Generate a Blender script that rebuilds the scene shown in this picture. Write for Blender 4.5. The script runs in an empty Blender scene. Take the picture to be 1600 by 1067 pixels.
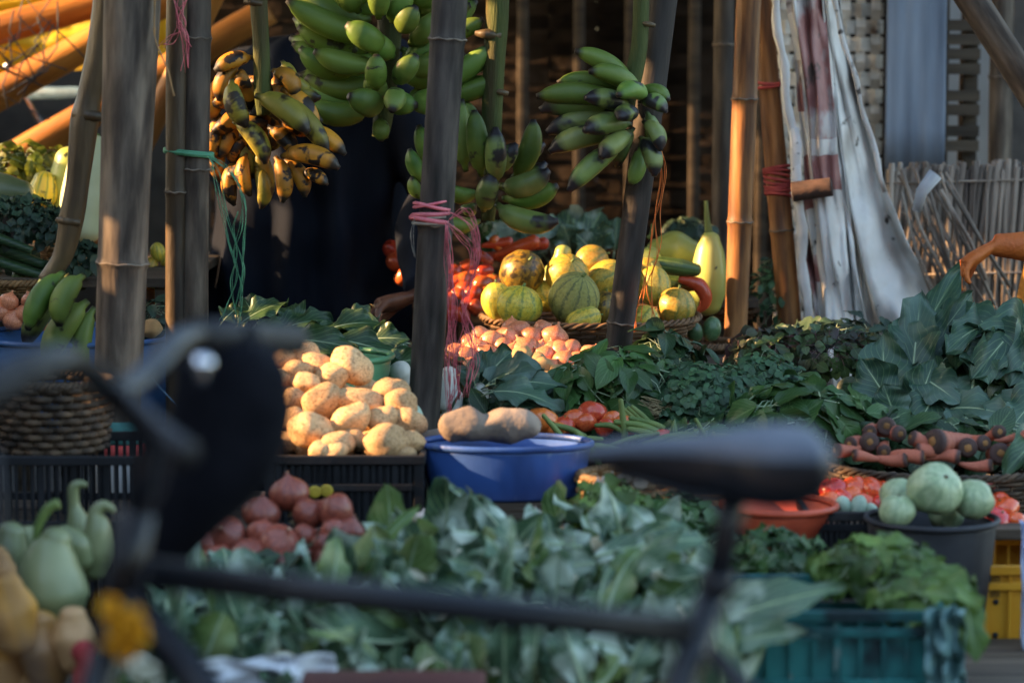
import bpy, math, random
from mathutils import Vector, Matrix, noise, Quaternion
R = math.radians
C = bpy.context.scene.collection
sc = bpy.context.scene
# ------------------------------------------------------------------ camera, sky, sun, exposure
CAMZ, PITCH, FPX = 1.35, R(6.04), 4000.0
cd = bpy.data.cameras.new('camera'); cam = bpy.data.objects.new('camera', cd); C.objects.link(cam)
cam.location = (0, 0, CAMZ); cam.rotation_euler = (R(90) - PITCH, 0, 0)
cd.lens = 90; cd.sensor_width = 36; cd.clip_end = 500; cd.clip_start = .05
cd.dof.use_dof = True; cd.dof.focus_distance = 5.85; cd.dof.aperture_fstop = 2.25
sc.camera = cam
SUN = Vector((-0.90, -0.03, 0.36)).normalized()          # towards the sun
w = bpy.data.worlds.new('World'); sc.world = w; w.use_nodes = True
nt = w.node_tree; bg = nt.nodes['Background']; sky = nt.nodes.new('ShaderNodeTexSky')
sky.sky_type = 'NISHITA'; sky.sun_disc = False
sky.sun_elevation = math.asin(SUN.z); sky.sun_rotation = math.atan2(SUN.x, SUN.y)
sky.dust_density = 2.0; sky.air_density = 1.3
nt.links.new(sky.outputs[0], bg.inputs[0]); bg.inputs[1].default_value = 0.15
sd = bpy.data.lights.new('sun', 'SUN'); sd.energy = 5.0; sd.angle = R(0.6); sd.color = (1, .60, .29)
so = bpy.data.objects.new('sun', sd); C.objects.link(so); so.location = (-6, 0, 5)
so.rotation_euler = SUN.to_track_quat('Z', 'Y').to_euler()
vs = sc.view_settings; vs.view_transform = 'Standard'; vs.look = 'None'; vs.exposure = 2.22; vs.gamma = 1
sc.cycles.max_bounces = 6; sc.cycles.use_denoising = True

# ------------------------------------------------------------------ helpers
def P(u, v, Y):
    b = (533.5 - v) / FPX
    fy = math.cos(PITCH) + b * math.sin(PITCH); fz = -math.sin(PITCH) + b * math.cos(PITCH)
    k = Y / fy
    return Vector(((u - 800) / FPX * k, Y, CAMZ + fz * k))
def px(r, Y): return r * Y / FPX
RNG = random.Random(7)
def rnd(a, b): return RNG.uniform(a, b)

class MB:
    def __init__(s): s.v = []; s.f = []; s.uv = []
    def quadgrid(s, pts, nu, nv, closeu=False, uvf=None):
        """pts index [j*nu+i]; i around/across, j along"""
        b = len(s.v); s.v += [tuple(p) for p in pts]
        m = nu if closeu else nu - 1
        for j in range(nv - 1):
            for i in range(m):
                i2 = (i + 1) % nu
                s.f.append((b + j*nu + i, b + j*nu + i2, b + (j+1)*nu + i2, b + (j+1)*nu + i))
                u0, u1, v0, v1 = i/m, (i+1)/m, j/(nv-1), (j+1)/(nv-1)
                s.uv.append(((u0, v0), (u1, v0), (u1, v1), (u0, v1)))
        return b
    def tube(s, path, rad, seg=10, cap=True, sect=None, flat=1.0, up=None):
        path = [Vector(p) for p in path]; n = len(path)
        if not hasattr(rad, '__len__'): rad = [rad]*n
        t0 = (path[1]-path[0]).normalized()
        a = Vector(up) if up else (Vector((0, 0, 1)) if abs(t0.z) < .9 else Vector((1, 0, 0)))
        x = (a - t0*a.dot(t0)).normalized(); pts = []
        for k in range(n):
            t = (path[min(k+1, n-1)] - path[max(k-1, 0)]).normalized()
            x = (x - t*x.dot(t)).normalized(); y = t.cross(x)
            for i in range(seg):
                an = 2*math.pi*i/seg; m = rad[k]*(sect(an) if sect else 1)
                pts.append(path[k] + x*math.cos(an)*m*flat + y*math.sin(an)*m)
        b = s.quadgrid(pts, seg, n, True)
        if cap:
            s.f.append(tuple(range(b+seg-1, b-1, -1))); s.uv.append(((.5, 0),)*seg)
            e = b+(n-1)*seg; s.f.append(tuple(range(e, e+seg))); s.uv.append(((.5, 1),)*seg)
    def lathe(s, prof, seg=40, lobe=None, c=(0, 0, 0)):
        c = Vector(c); pts = []
        for (r, z) in prof:
            for i in range(seg):
                an = 2*math.pi*i/seg; q = r*(lobe(an, z) if lobe else 1)
                pts.append(c + Vector((q*math.cos(an), q*math.sin(an), z)))
        s.quadgrid(pts, seg, len(prof), True)
    def blob(s, c=(0, 0, 0), r=(1, 1, 1), nu=20, nv=13, amp=0, fr=1, seed=0, fn=None):
        c = Vector(c); pts = []
        for j in range(nv):
            th = math.pi*(j/(nv-1)) if 0 < j < nv-1 else (1e-3 if j == 0 else math.pi-1e-3)
            for i in range(nu):
                ph = 2*math.pi*i/nu
                d = Vector((math.sin(th)*math.cos(ph), math.sin(th)*math.sin(ph), math.cos(th)))
                k = 1 + (amp*noise.noise(d*fr + Vector((seed*3.1, seed*1.7, seed))) if amp else 0)
                if fn: k *= fn(d, ph, th)
                pts.append(c + Vector((d.x*r[0], d.y*r[1], d.z*r[2]))*k)
        s.quadgrid(pts, nu, nv, True)
    def box(s, lo, hi, bev=0):
        x0, y0, z0 = lo; x1, y1, z1 = hi; b = len(s.v)
        s.v += [(x0,y0,z0),(x1,y0,z0),(x1,y1,z0),(x0,y1,z0),(x0,y0,z1),(x1,y0,z1),(x1,y1,z1),(x0,y1,z1)]
        for f in ((0,3,2,1),(4,5,6,7),(0,1,5,4),(1,2,6,5),(2,3,7,6),(3,0,4,7)):
            s.f.append(tuple(b+i for i in f)); s.uv.append(((0,0),(1,0),(1,1),(0,1)))
    def leaf(s, base, d, n, L, W, curl=.5, fold=.15, wav=.1, out=None, nt_=8, ns=5, lobes=0, seed=0, twist=0):
        d = Vector(d).normalized(); n = Vector(n); n = (n - d*n.dot(d))
        if n.length < 1e-4: n = d.orthogonal()
        n.normalize(); p = Vector(base); sd = d.cross(n); pts = []; st = L/(nt_-1)
        for k in range(nt_):
            t = k/(nt_-1)
            wd = W*(out(t) if out else (math.sin(math.pi*min(1, t**.8*.97+.03))**.7))
            for i in range(ns):
                q = (i/(ns-1))*2-1
                ww = wd
                if lobes: ww = wd*(1+.13*math.sin(t*lobes*6.28+(q > 0)*1.3+seed))
                wave = wav*W*math.sin(t*9+seed*2+q*1.5)*q*q + wav*.6*W*math.sin(t*21+seed*5+q*4)*q*q
                pts.append(p + sd*q*ww + n*(fold*ww*abs(q)*1.3 + wave))
            ax = Quaternion(sd, -curl/(nt_-1)); d = ax @ d; n = ax @ n
            if twist:
                tq = Quaternion(d, twist/(nt_-1)); n = tq @ n; sd = tq @ sd
            p = p + d*st
        s.quadgrid(pts, ns, nt_)
    def build(s, name, mat, parent=None, loc=None, smooth=True, solid=0, bevel=0, sub=0):
        me = bpy.data.meshes.new(name); me.from_pydata(s.v, [], s.f)
        ul = me.uv_layers.new(name='UVMap'); flat = [c for f in s.uv for q in f for c in q]
        ul.data.foreach_set('uv', flat)
        if smooth: me.shade_smooth()
        for m in (mat if isinstance(mat, (list, tuple)) else [mat]): me.materials.append(m)
        o = bpy.data.objects.new(name, me); C.objects.link(o)
        if parent: o.parent = parent
        if loc is not None: o.location = loc
        if solid:
            m = o.modifiers.new('solid', 'SOLIDIFY'); m.thickness = solid; m.offset = 0
        if bevel:
            m = o.modifiers.new('bevel', 'BEVEL'); m.width = bevel; m.segments = 2
        if sub:
            m = o.modifiers.new('sub', 'SUBSURF'); m.levels = sub; m.render_levels = sub
        return o

def tag(o, label=None, cat=None, group=None, kind=None):
    if label: o['label'] = label
    if cat: o['category'] = cat
    if group: o['group'] = group
    if kind: o['kind'] = kind
    return o
def empty(name, loc, label=None, cat=None, group=None, rot=None):
    o = bpy.data.objects.new(name, None); C.objects.link(o); o.location = loc
    o.empty_display_size = .05
    if rot is not None: o.rotation_euler = rot
    return tag(o, label, cat, group)
def copy_tree(o, parent=None):
    c = o.copy(); C.objects.link(c)
    if parent: c.parent = parent
    for ch in list(o.children): copy_tree(ch, c)
    return c
def drop(o):
    for ch in list(o.children): drop(ch)
    bpy.data.objects.remove(o)
ORD = ['first','second','third','fourth','fifth','sixth','seventh','eighth','ninth','tenth','eleventh','twelfth','thirteenth','fourteenth','fifteenth','sixteenth','seventeenth','eighteenth','nineteenth','twentieth']
def ordinal_labels(items, pos, what, heap, step):
    """items: list of (u, v); returns labels naming rows from the top and rank from the left"""
    idx = sorted(range(len(items)), key=lambda i: items[i][1]); rows = []
    for i in idx:
        if rows and items[i][1] - items[rows[-1][0]][1] < step: rows[-1].append(i)
        else: rows.append([i])
    lab = [None]*len(items)
    for r, row in enumerate(rows):
        row.sort(key=lambda i: items[i][0])
        for k, i in enumerate(row):
            rn = '' if len(rows) == 1 else ('top row, ' if r == 0 else 'bottom row, ' if r == len(rows)-1 else ORD[r] + ' row, ')
            lab[i] = f'only {what} in {rn}{heap}' if len(row) == 1 else f'{ORD[min(k,19)]} {what} from left, {rn}{heap}'
    return lab

# ------------------------------------------------------------------ materials
def mat(name, cols, scale=8, stretch=(1, 1, 1), rough=.6, bump=.2, bscale=30, spec=.4, blot=None, tip=None, tip0=None,
        vary=.15, island=0, transl=0, coat=0, metal=0, veins=0, stripes=None, detail=5, bstretch=None, sheen=0, huev=0):
    m = bpy.data.materials.new(name); m.use_nodes = True; t = m.node_tree; N = t.nodes; L = t.links
    bs = N['Principled BSDF']; out = N['Material Output']
    tc = N.new('ShaderNodeTexCoord'); mp = N.new('ShaderNodeMapping'); mp.inputs['Scale'].default_value = stretch
    oi = N.new('ShaderNodeObjectInfo'); ad = N.new('ShaderNodeVectorMath'); ad.operation = 'ADD'
    mu = N.new('ShaderNodeMath'); mu.operation = 'MULTIPLY'; mu.inputs[1].default_value = 37.0
    L.new(oi.outputs['Random'], mu.inputs[0]); L.new(tc.outputs['Object'], mp.inputs[0]); L.new(mp.outputs[0], ad.inputs[0]); L.new(mu.outputs[0], ad.inputs[1])
    nz = N.new('ShaderNodeTexNoise'); nz.inputs['Scale'].default_value = scale; nz.inputs['Detail'].default_value = detail
    L.new(ad.outputs[0], nz.inputs['Vector'])
    cr = N.new('ShaderNodeValToRGB'); e = cr.color_ramp.elements
    if len(cols) == 2: cols = [(.33, cols[0]), (.67, cols[1])]
    elif not isinstance(cols[0][1], (tuple, list)): cols = [(.3+.4*i/(len(cols)-1), c) for i, c in enumerate(cols)]
    e[0].position, e[1].position = cols[0][0], cols[-1][0]
    e[0].color = (*cols[0][1], 1); e[1].color = (*cols[-1][1], 1)
    for p, c in cols[1:-1]:
        q = e.new(p); q.color = (*c, 1)
    L.new(nz.outputs[0], cr.inputs[0]); col = cr.outputs[0]
    def mix(fac, c2, mode='MIX'):
        nonlocal col
        x = N.new('ShaderNodeMix'); x.data_type = 'RGBA'; x.blend_type = mode
        if isinstance(fac, float): x.inputs[0].default_value = fac
        else: L.new(fac, x.inputs[0])
        L.new(col, x.inputs[6])
        if isinstance(c2, tuple): x.inputs[7].default_value = (*c2, 1)
        else: L.new(c2, x.inputs[7])
        col = x.outputs[2]
    def ramp(src, a, b):
        x = N.new('ShaderNodeMapRange'); x.inputs[1].default_value = a; x.inputs[2].default_value = b; L.new(src, x.inputs[0]); return x.outputs[0]
    sep = None
    def uvs():
        nonlocal sep
        if sep is None:
            sep = N.new('ShaderNodeSeparateXYZ'); L.new(tc.outputs['UV'], sep.inputs[0])
        return sep
    if stripes:   # (colour, count, sharp lo, hi) along u
        c2, cnt, a, b = stripes
        k = N.new('ShaderNodeMath'); k.operation = 'MULTIPLY'; k.inputs[1].default_value = cnt*2*math.pi; L.new(uvs().outputs[0], k.inputs[0])
        k1 = N.new('ShaderNodeMath'); k1.operation = 'MULTIPLY_ADD'; k1.inputs[1].default_value = 5.0; L.new(nz.outputs[0], k1.inputs[0]); L.new(k.outputs[0], k1.inputs[2])
        k2 = N.new('ShaderNodeMath'); k2.operation = 'SINE'; L.new(k1.outputs[0], k2.inputs[0])
        mix(ramp(k2.outputs[0], a, b), c2)
    if veins:     # leaf: midrib u=.5 and side veins
        a = N.new('ShaderNodeMath'); a.operation = 'SUBTRACT'; a.inputs[1].default_value = .5; L.new(uvs().outputs[0], a.inputs[0])
        b = N.new('ShaderNodeMath'); b.operation = 'ABSOLUTE'; L.new(a.outputs[0], b.inputs[0])
        c = N.new('ShaderNodeMath'); c.operation = 'MULTIPLY_ADD'; c.inputs[1].default_value = -1.0; L.new(b.outputs[0], c.inputs[0]); L.new(uvs().outputs[1], c.inputs[2])
        d = N.new('ShaderNodeMath'); d.operation = 'MULTIPLY'; d.inputs[1].default_value = 44; L.new(c.outputs[0], d.inputs[0])
        s = N.new('ShaderNodeMath'); s.operation = 'SINE'; L.new(d.outputs[0], s.inputs[0])
        sv = ramp(s.outputs[0], .86, 1.0); mr = ramp(b.outputs[0], .045, .015)
        mx = N.new('ShaderNodeMath'); mx.operation = 'MAXIMUM'; L.new(sv, mx.inputs[0]); L.new(mr, mx.inputs[1])
        f = N.new('ShaderNodeMath'); f.operation = 'MULTIPLY'; f.inputs[1].default_value = veins; L.new(mx.outputs[0], f.inputs[0])
        mix(f.outputs[0], (.22, .32, .14))
    if blot:
        for (c2, bsn, lo, hi) in (blot if isinstance(blot, list) else [blot]):
            n2 = N.new('ShaderNodeTexNoise'); n2.inputs['Scale'].default_value = bsn; n2.inputs['Detail'].default_value = 3
            a2 = N.new('ShaderNodeVectorMath'); a2.operation = 'ADD'; a2.inputs[1].default_value = (5.2, 1.3, 9.1); L.new(ad.outputs[0], a2.inputs[0]); L.new(a2.outputs[0], n2.inputs['Vector'])
            mix(ramp(n2.outputs[0], lo, hi), c2)
    if tip:
        c2, a, b = tip; k = N.new('ShaderNodeMath'); k.operation = 'MULTIPLY_ADD'; k.inputs[1].default_value = .12; L.new(nz.outputs[0], k.inputs[0]); L.new(uvs().outputs[1], k.inputs[2])
        mix(ramp(k.outputs[0], a+.06, b+.06), c2)
    if tip0:
        c2, a, b = tip0; mix(ramp(uvs().outputs[1], a, b), c2)
    hs = N.new('ShaderNodeHueSaturation'); L.new(col, hs.inputs['Color'])
    if island:
        ge = N.new('ShaderNodeNewGeometry'); L.new(ramp_out(N, L, ge.outputs['Random Per Island'], 1-island, 1+island), hs.inputs['Value'])
        if huev: L.new(ramp_out(N, L, ge.outputs['Random Per Island'], .5-huev, .5+huev), hs.inputs['Hue'])
    elif vary:
        L.new(ramp_out(N, L, oi.outputs['Random'], 1-vary, 1+vary), hs.inputs['Value'])
        if huev: L.new(ramp_out(N, L, oi.outputs['Random'], .5-huev, .5+huev), hs.inputs['Hue'])
    L.new(hs.outputs[0], bs.inputs['Base Color'])
    bs.inputs['Roughness'].default_value = rough; bs.inputs['Specular IOR Level'].default_value = spec
    bs.inputs['Metallic'].default_value = metal; bs.inputs['Coat Weight'].default_value = coat; bs.inputs['Coat Roughness'].default_value = .15
    if bump:
        mb_ = N.new('ShaderNodeMapping'); mb_.inputs['Scale'].default_value = bstretch or stretch; L.new(ad.outputs[0] if not bstretch else tc.outputs['Object'], mb_.inputs[0])
        n3 = N.new('ShaderNodeTexNoise'); n3.inputs['Scale'].default_value = bscale; n3.inputs['Detail'].default_value = 4
        L.new(mb_.outputs[0] if bstretch else ad.outputs[0], n3.inputs['Vector'])
        bu = N.new('ShaderNodeBump'); bu.inputs['Strength'].default_value = bump; bu.inputs['Distance'].default_value = .01
        L.new(n3.outputs[0], bu.inputs['Height']); L.new(bu.outputs[0], bs.inputs['Normal'])
        rr = ramp_out(N, L, n3.outputs[0], max(0, rough-.15), min(1, rough+.15)); L.new(rr, bs.inputs['Roughness'])
    if transl:
        tr = N.new('ShaderNodeBsdfTranslucent'); L.new(hs.outputs[0], tr.inputs[0]); ms = N.new('ShaderNodeMixShader'); ms.inputs[0].default_value = transl
        L.new(bs.outputs[0], ms.inputs[1]); L.new(tr.outputs[0], ms.inputs[2]); L.new(ms.outputs[0], out.inputs[0])
    return m
def ramp_out(N, L, src, a, b):
    x = N.new('ShaderNodeMapRange'); x.inputs[3].default_value = a; x.inputs[4].default_value = b; L.new(src, x.inputs[0]); return x.outputs[0]

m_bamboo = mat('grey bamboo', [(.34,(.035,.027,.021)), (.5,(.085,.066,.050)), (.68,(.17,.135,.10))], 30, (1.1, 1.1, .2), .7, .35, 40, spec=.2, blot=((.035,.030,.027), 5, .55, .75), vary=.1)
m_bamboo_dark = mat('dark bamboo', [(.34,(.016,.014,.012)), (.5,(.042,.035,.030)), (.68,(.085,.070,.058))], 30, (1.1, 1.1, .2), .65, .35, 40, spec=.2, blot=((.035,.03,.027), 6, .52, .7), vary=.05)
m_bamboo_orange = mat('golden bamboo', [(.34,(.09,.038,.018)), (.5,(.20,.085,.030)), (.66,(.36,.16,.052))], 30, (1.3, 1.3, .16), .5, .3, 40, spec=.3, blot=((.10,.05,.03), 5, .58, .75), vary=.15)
m_glow = mat('sunlit orange bamboo', [(.28,.10,.02), (.52,.22,.04)], 16, (1, 1, .2), .55, .4, 50, spec=.25, blot=((.10,.045,.015), 4, .55, .75), vary=.15)  # bamboo colour with the sun's orange painted in
m_node = mat('bamboo node', [(.05,.04,.03), (.26,.21,.16)], 30, rough=.8, spec=.2)
m_stalk = mat('banana stalk', [(.030,.042,.012), (.085,.105,.028)], 18, (1, 1, .12), .65, .5, 50, spec=.2, blot=((.07,.045,.02), 9, .58, .7), bstretch=(6, 6, .5))
m_stalk_old = mat('withered stalk', [(.018,.012,.008), (.065,.042,.020), (.15,.105,.05)], 12, (1, 1, .2), .5, .5, 40)
DK = (.022, .018, .014)
m_ban_green = mat('green banana skin', [(.055,.110,.015), (.145,.22,.034)], 9, rough=.5, bump=.12, bscale=40, spec=.35, blot=[((.17,.26,.06), 6, .5, .75), ((.03,.03,.015), 26, .64, .69)], tip=(DK, .90, .97), tip0=((.03,.035,.012), .07, .0), vary=.2, huev=.015)
m_ban_worn = mat('worn green banana skin', [(.075,.12,.028), (.18,.23,.055)], 12, rough=.45, bump=.1, bscale=40, blot=[((.26,.30,.09), 7, .52, .75), ((.022,.02,.018), 16, .54, .60)], tip=((.020,.016,.018), .76, .88), tip0=((.03,.03,.015), .10, .0), vary=.22, huev=.015)
m_ban_ripe = mat('ripe banana skin', [(.24,.10,.010), (.55,.24,.018)], 10, rough=.5, bump=.15, bscale=40, blot=[((.016,.010,.007), 24, .52, .57)], tip=(DK, .78, .88), tip0=((.03,.025,.012), .12, .0), vary=.25)
m_ban_mid = mat('half ripe banana skin', [(.12,.13,.018), (.30,.24,.03)], 10, rough=.5, bump=.15, bscale=40, blot=[((.03,.02,.01), 20, .53, .60)], tip=(DK, .80, .90), tip0=((.03,.025,.012), .12, .0), vary=.25)
m_potato = mat('potato skin', [(.36,.19,.08), (.58,.36,.17), (.70,.48,.27)], 14, rough=.75, bump=.28, bscale=45, spec=.25, blot=[((.20,.11,.055), 6, .52, .72), ((.13,.07,.035), 45, .64, .70)], vary=.22, detail=8)
m_small_potato = mat('new potato skin', [(.34,.20,.08), (.52,.34,.15)], 22, rough=.7, bump=.3, bscale=90, vary=.12)
m_onion = mat('pink onion skin', [(.50,.14,.06), (.72,.30,.15)], 10, rough=.4, bump=.1, bscale=60, coat=.15, stripes=((.42,.11,.06), 14, .8, 1.2), tip=((.45,.28,.16), .88, .98), vary=.2)
m_redonion = mat('red brown onion skin', [(.17,.035,.022), (.34,.09,.05)], 10, rough=.4, bump=.1, bscale=60, coat=.2, stripes=((.16,.04,.03), 14, .7, 1.0), tip=((.50,.30,.18), .90, 1.0), vary=.25)
m_tomato = mat('tomato skin', [(.55,.05,.018), (.68,.10,.03)], 5, rough=.22, bump=.02, coat=.5, vary=.18, huev=.012)
m_tomato_old = mat('orange tomato skin', [(.50,.075,.02), (.62,.14,.035)], 5, rough=.25, bump=.02, coat=.4, vary=.15, huev=.015)
m_calyx = mat('tomato calyx', [(.04,.10,.02), (.08,.16,.03)], 10)
m_melon = mat('yellow melon skin', [(.34,.25,.03), (.60,.40,.040), (.68,.48,.08)], 7, rough=.42, bump=.15, bscale=30, coat=.1, stripes=((.22,.25,.05), 10, .35, 1.0), blot=[((.58,.46,.09), 5, .5, .7), ((.07,.08,.025), 40, .56, .66)], vary=.15, huev=.02)
m_melon_brown = mat('brown ripe melon skin', [(.16,.10,.02), (.42,.25,.03)], 6, rough=.35, bump=.1, bscale=40, coat=.15, stripes=((.16,.12,.03), 9, .5, 1.0), blot=[((.05,.035,.02), 3.2, .50, .62), ((.10,.07,.02), 40, .58, .66)], vary=.1)
m_melon_green = mat('netted green melon skin', [(.24,.25,.05), (.44,.42,.10)], 8, rough=.5, bump=.5, bscale=55, stripes=((.10,.13,.035), 12, .4, 1.0), blot=((.40,.40,.20), 60, .55, .62), vary=.1)
m_stemgreen = mat('green stem', [(.08,.13,.03), (.17,.22,.06)], 20, (1, 1, .3), .6, .3)
m_gourd = mat('pale gourd skin', [(.11,.14,.06), (.23,.25,.12)], 5, rough=.4, bump=.05, coat=.15, blot=((.12,.15,.06), 30, .68, .74), vary=.1)
m_roundgourd = mat('round gourd skin', [(.24,.33,.17), (.38,.46,.27)], 4, rough=.45, bump=.05, coat=.15, stripes=((.23,.31,.17), 9, .4, 1.0), blot=[((.42,.49,.31), 2, .5, .85), ((.20,.17,.09), 11, .64, .72)], vary=.1)
m_pear = mat('yellow green gourd skin', [(.34,.38,.08), (.48,.50,.14)], 5, rough=.4, bump=.05, coat=.15, blot=((.03,.04,.01), 16, .70, .73), vary=.08)
m_ash = mat('white gourd skin', [(.42,.47,.24), (.66,.70,.46)], 4, rough=.6, bump=.1, blot=[((.10,.12,.05), 14, .66, .72)], vary=.05)
m_squash = mat('tan squash skin', [(.34,.17,.06), (.50,.30,.14)], 5, rough=.5, bump=.1, blot=((.42,.20,.03), 6, .5, .65), vary=.2)
m_cuc = mat('dark green cucumber skin', [(.030,.060,.016), (.07,.12,.03)], 10, (1, 1, .3), .35, .2, 60, stripes=((.14,.20,.06), 8, .6, 1.0))
m_mango = mat('green mango skin', [(.05,.11,.04), (.10,.17,.07)], 5, rough=.35, bump=.03, coat=.2)
m_radish = mat('white radish skin', [(.55,.55,.47), (.72,.71,.64)], 8, rough=.4, bump=.15, bscale=40, blot=((.45,.40,.28), 20, .62, .75))
m_carrot = mat('red carrot skin', [(.34,.085,.05), (.50,.16,.09)], 10, rough=.55, bump=.35, bscale=50, blot=((.24,.10,.07), 18, .58, .72), tip0=((.06,.03,.025), .14, .05), vary=.15)
m_carrot_end = mat('carrot cut end', [(.14,.06,.02), (.34,.17,.05)], 40, rough=.8, bump=.4, vary=.3)
m_crown = mat('dark carrot crown', [(.035,.022,.018), (.09,.05,.035)], 30, rough=.8, bump=.4)
m_yam = mat('grey yam skin', [(.16,.12,.09), (.32,.25,.19)], 8, rough=.85, bump=.5, bscale=40)
m_turnip = mat('green turnip skin', [(.22,.33,.24), (.38,.46,.36)], 6, rough=.5)
m_chilli = mat('red chilli skin', [(.45,.05,.02), (.55,.09,.03)], 5, rough=.25, coat=.4)
m_curd = mat('cauliflower curd', [(.42,.38,.24), (.66,.62,.46)], 20, rough=.8, bump=.8, bscale=90)
def leafmat(n, a, b, tr=.25, rough=.5, v=.35, isl=.3, **k):
    return mat(n, [a, b], 9, rough=rough, bump=.25, bscale=35, transl=tr, veins=v, island=isl, vary=0, **k)
m_collard = leafmat('blue green collard leaf', (.014,.046,.026), (.052,.105,.062), .12, .42, .30, blot=((.10,.155,.12), 5, .50, .75))
m_leafdark = leafmat('dark green leaf', (.012,.036,.016), (.035,.078,.028), .15, .42, .3)
m_spinach = leafmat('spinach leaf', (.018,.054,.014), (.055,.130,.028), .22, .38, .3)
m_fenu = leafmat('fenugreek leaf', (.022,.066,.028), (.055,.125,.052), .2, .5, .15, .45)
m_amar = leafmat('amaranth leaf', (.026,.050,.018), (.070,.105,.028), .2, .45, .3, .5, blot=((.06,.028,.035), 4, .54, .64))
m_mustard = leafmat('bright mustard leaf', (.035,.085,.014), (.13,.21,.040), .25, .5, .25, .5)
m_yleaf = leafmat('yellow green leaf', (.10,.13,.012), (.26,.26,.02), .35, .5, .2, .4)
m_cauleaf = leafmat('grey green cauliflower leaf', (.022,.058,.030), (.100,.170,.105), .14, .34, .9, .65, blot=((.42,.50,.40), 8, .50, .62))  # pale ribs and spots also paint highlights; dark base stands for shaded gaps
m_caul2 = leafmat('yellowing cauliflower leaf', (.04,.085,.02), (.15,.22,.06), .2, .4, .8, .5, blot=((.34,.36,.16), 6, .52, .72))
m_kale = leafmat('kale leaf', (.012,.032,.020), (.035,.070,.038), .1, .55, .1, .4)
m_leafstem = mat('pale leaf stem', [(.18,.26,.14), (.36,.44,.28)], 12, rough=.5, island=.2, vary=0)
m_purplestem = mat('purple leaf stem', [(.09,.03,.04), (.16,.07,.06)], 12, rough=.5)
m_root = mat('pale root hair', [(.20,.15,.07), (.38,.30,.16)], 30, rough=.9, island=.3, vary=0)
m_wicker = mat('wicker', [(.08,.040,.018), (.23,.125,.055)], 25, rough=.7, bump=.4, bscale=90, island=.35, vary=0)
m_wicker_dark = mat('old and shaded wicker', [(.025,.017,.011), (.085,.052,.028)], 25, rough=.75, bump=.4, bscale=90, island=.35, vary=0)
m_wicker_gold = mat('golden wicker', [(.14,.08,.03), (.32,.18,.07)], 25, rough=.6, bump=.4, bscale=90, island=.3, vary=0)
m_plank = mat('weathered plank', [(.035,.026,.018), (.10,.075,.05)], 10, (.2, 3, 3), .8, .4, 40, vary=.2)
m_blackplastic = mat('black crate plastic', [(.006,.0065,.008), (.016,.017,.020)], 9, rough=.55, spec=.25, bump=.1, blot=((.05,.045,.04), 5, .56, .85), vary=0)
m_tub = mat('charcoal tub rubber', [(.014,.015,.018), (.034,.036,.042)], 9, rough=.6, spec=.3, bump=.1, blot=((.09,.085,.075), 6, .6, .9), vary=0)
m_blue = mat('blue basin plastic', [(.022,.065,.23), (.045,.115,.36)], 6, (1, 1, .4), .45, .2, 20, blot=[((.012,.025,.09), 7, .50, .75), ((.13,.19,.33), 18, .62, .72)], vary=0, coat=.1)
m_bluetub = mat('faded blue tub plastic', [(.02,.07,.20), (.05,.14,.32)], 6, rough=.45, bump=.08, vary=0)
m_greenbasin = mat('green basin plastic', [(.07,.20,.09), (.12,.30,.15)], 6, rough=.4, bump=.05, vary=0)
m_redbasin = mat('coral basin plastic', [(.55,.075,.03), (.70,.13,.06)], 6, rough=.45, bump=.1, blot=((.40,.06,.03), 8, .52, .7), vary=0)
m_orangebowl = mat('orange bowl plastic', [(.50,.14,.02), (.60,.20,.03)], 6, rough=.35, bump=.05, vary=0)
m_teal = mat('teal crate plastic', [(.012,.10,.10), (.03,.21,.20)], 6, rough=.5, bump=.2, blot=[((.006,.022,.026), 7, .46, .62), ((.10,.17,.16), 22, .62, .7)], vary=0)
m_yellow = mat('yellow crate plastic', [(.52,.23,.012), (.66,.33,.025)], 6, rough=.45, bump=.1, blot=((.22,.10,.02), 11, .62, .75), vary=0)
m_maroon = mat('maroon plastic', [(.06,.018,.017), (.11,.035,.03)], 6, rough=.5)
m_bike = mat('black bicycle paint', [(.003,.004,.006), (.007,.009,.014)], 6, rough=.34, spec=.3, bump=.05, coat=.1, vary=0)
m_saddle_sheen = mat('black saddle leather with sky sheen', [(.055,.066,.088), (.085,.10,.13)], 30, rough=.5, spec=.4, bump=.12, bscale=250, vary=0)  # lighter blue-grey than black leather: the sky highlight is in the base colour
m_rubber = mat('black rubber', [(.007,.007,.009), (.014,.014,.016)], 20, rough=.6)
m_chrome = mat('chrome', [(.55,.56,.58), (.7,.7,.72)], 10, rough=.15, bump=0, metal=1)
m_cable = mat('grey cable', [(.03,.03,.035), (.06,.06,.07)], 10, rough=.5)
m_bag = mat('black bag cloth', [(.003,.0035,.006), (.007,.0075,.011)], 20, rough=.9, spec=.1, bump=.4, bscale=20, vary=0)
m_blackcloth = mat('black kurta cloth', [(.005,.007,.013), (.013,.017,.028)], 8, (1, 1, .3), .9, spec=.08, bump=.35, bscale=12, vary=0)#, .35, 12, vary=0)
m_skin_dark = mat('dark brown skin', [(.085,.035,.022), (.15,.068,.042)], 14, rough=.5, bump=.15, bscale=120, vary=0)
m_skin_sunlit = mat('brown skin with orange sunlight', [(.40,.090,.016), (.54,.15,.026)], 8, rough=.55, bump=.3, bscale=120, vary=0)  # orange of the low sun is mixed into the skin colour
m_orangecloth = mat('orange cloth', [(.55,.20,.03), (.70,.30,.05)], 10, rough=.85, bump=.3, vary=0)
m_hair = mat('black hair', [(.008,.006,.005), (.02,.016,.013)], 40, rough=.5)
m_trouser = mat('grey trouser cloth', [(.04,.04,.045), (.07,.07,.075)], 20, rough=.9)
m_eye = mat('eye white', [(.6,.58,.55), (.7,.68,.65)], 10, rough=.2)
m_lip = mat('lip', [(.14,.05,.04), (.2,.08,.06)], 10)
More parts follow.
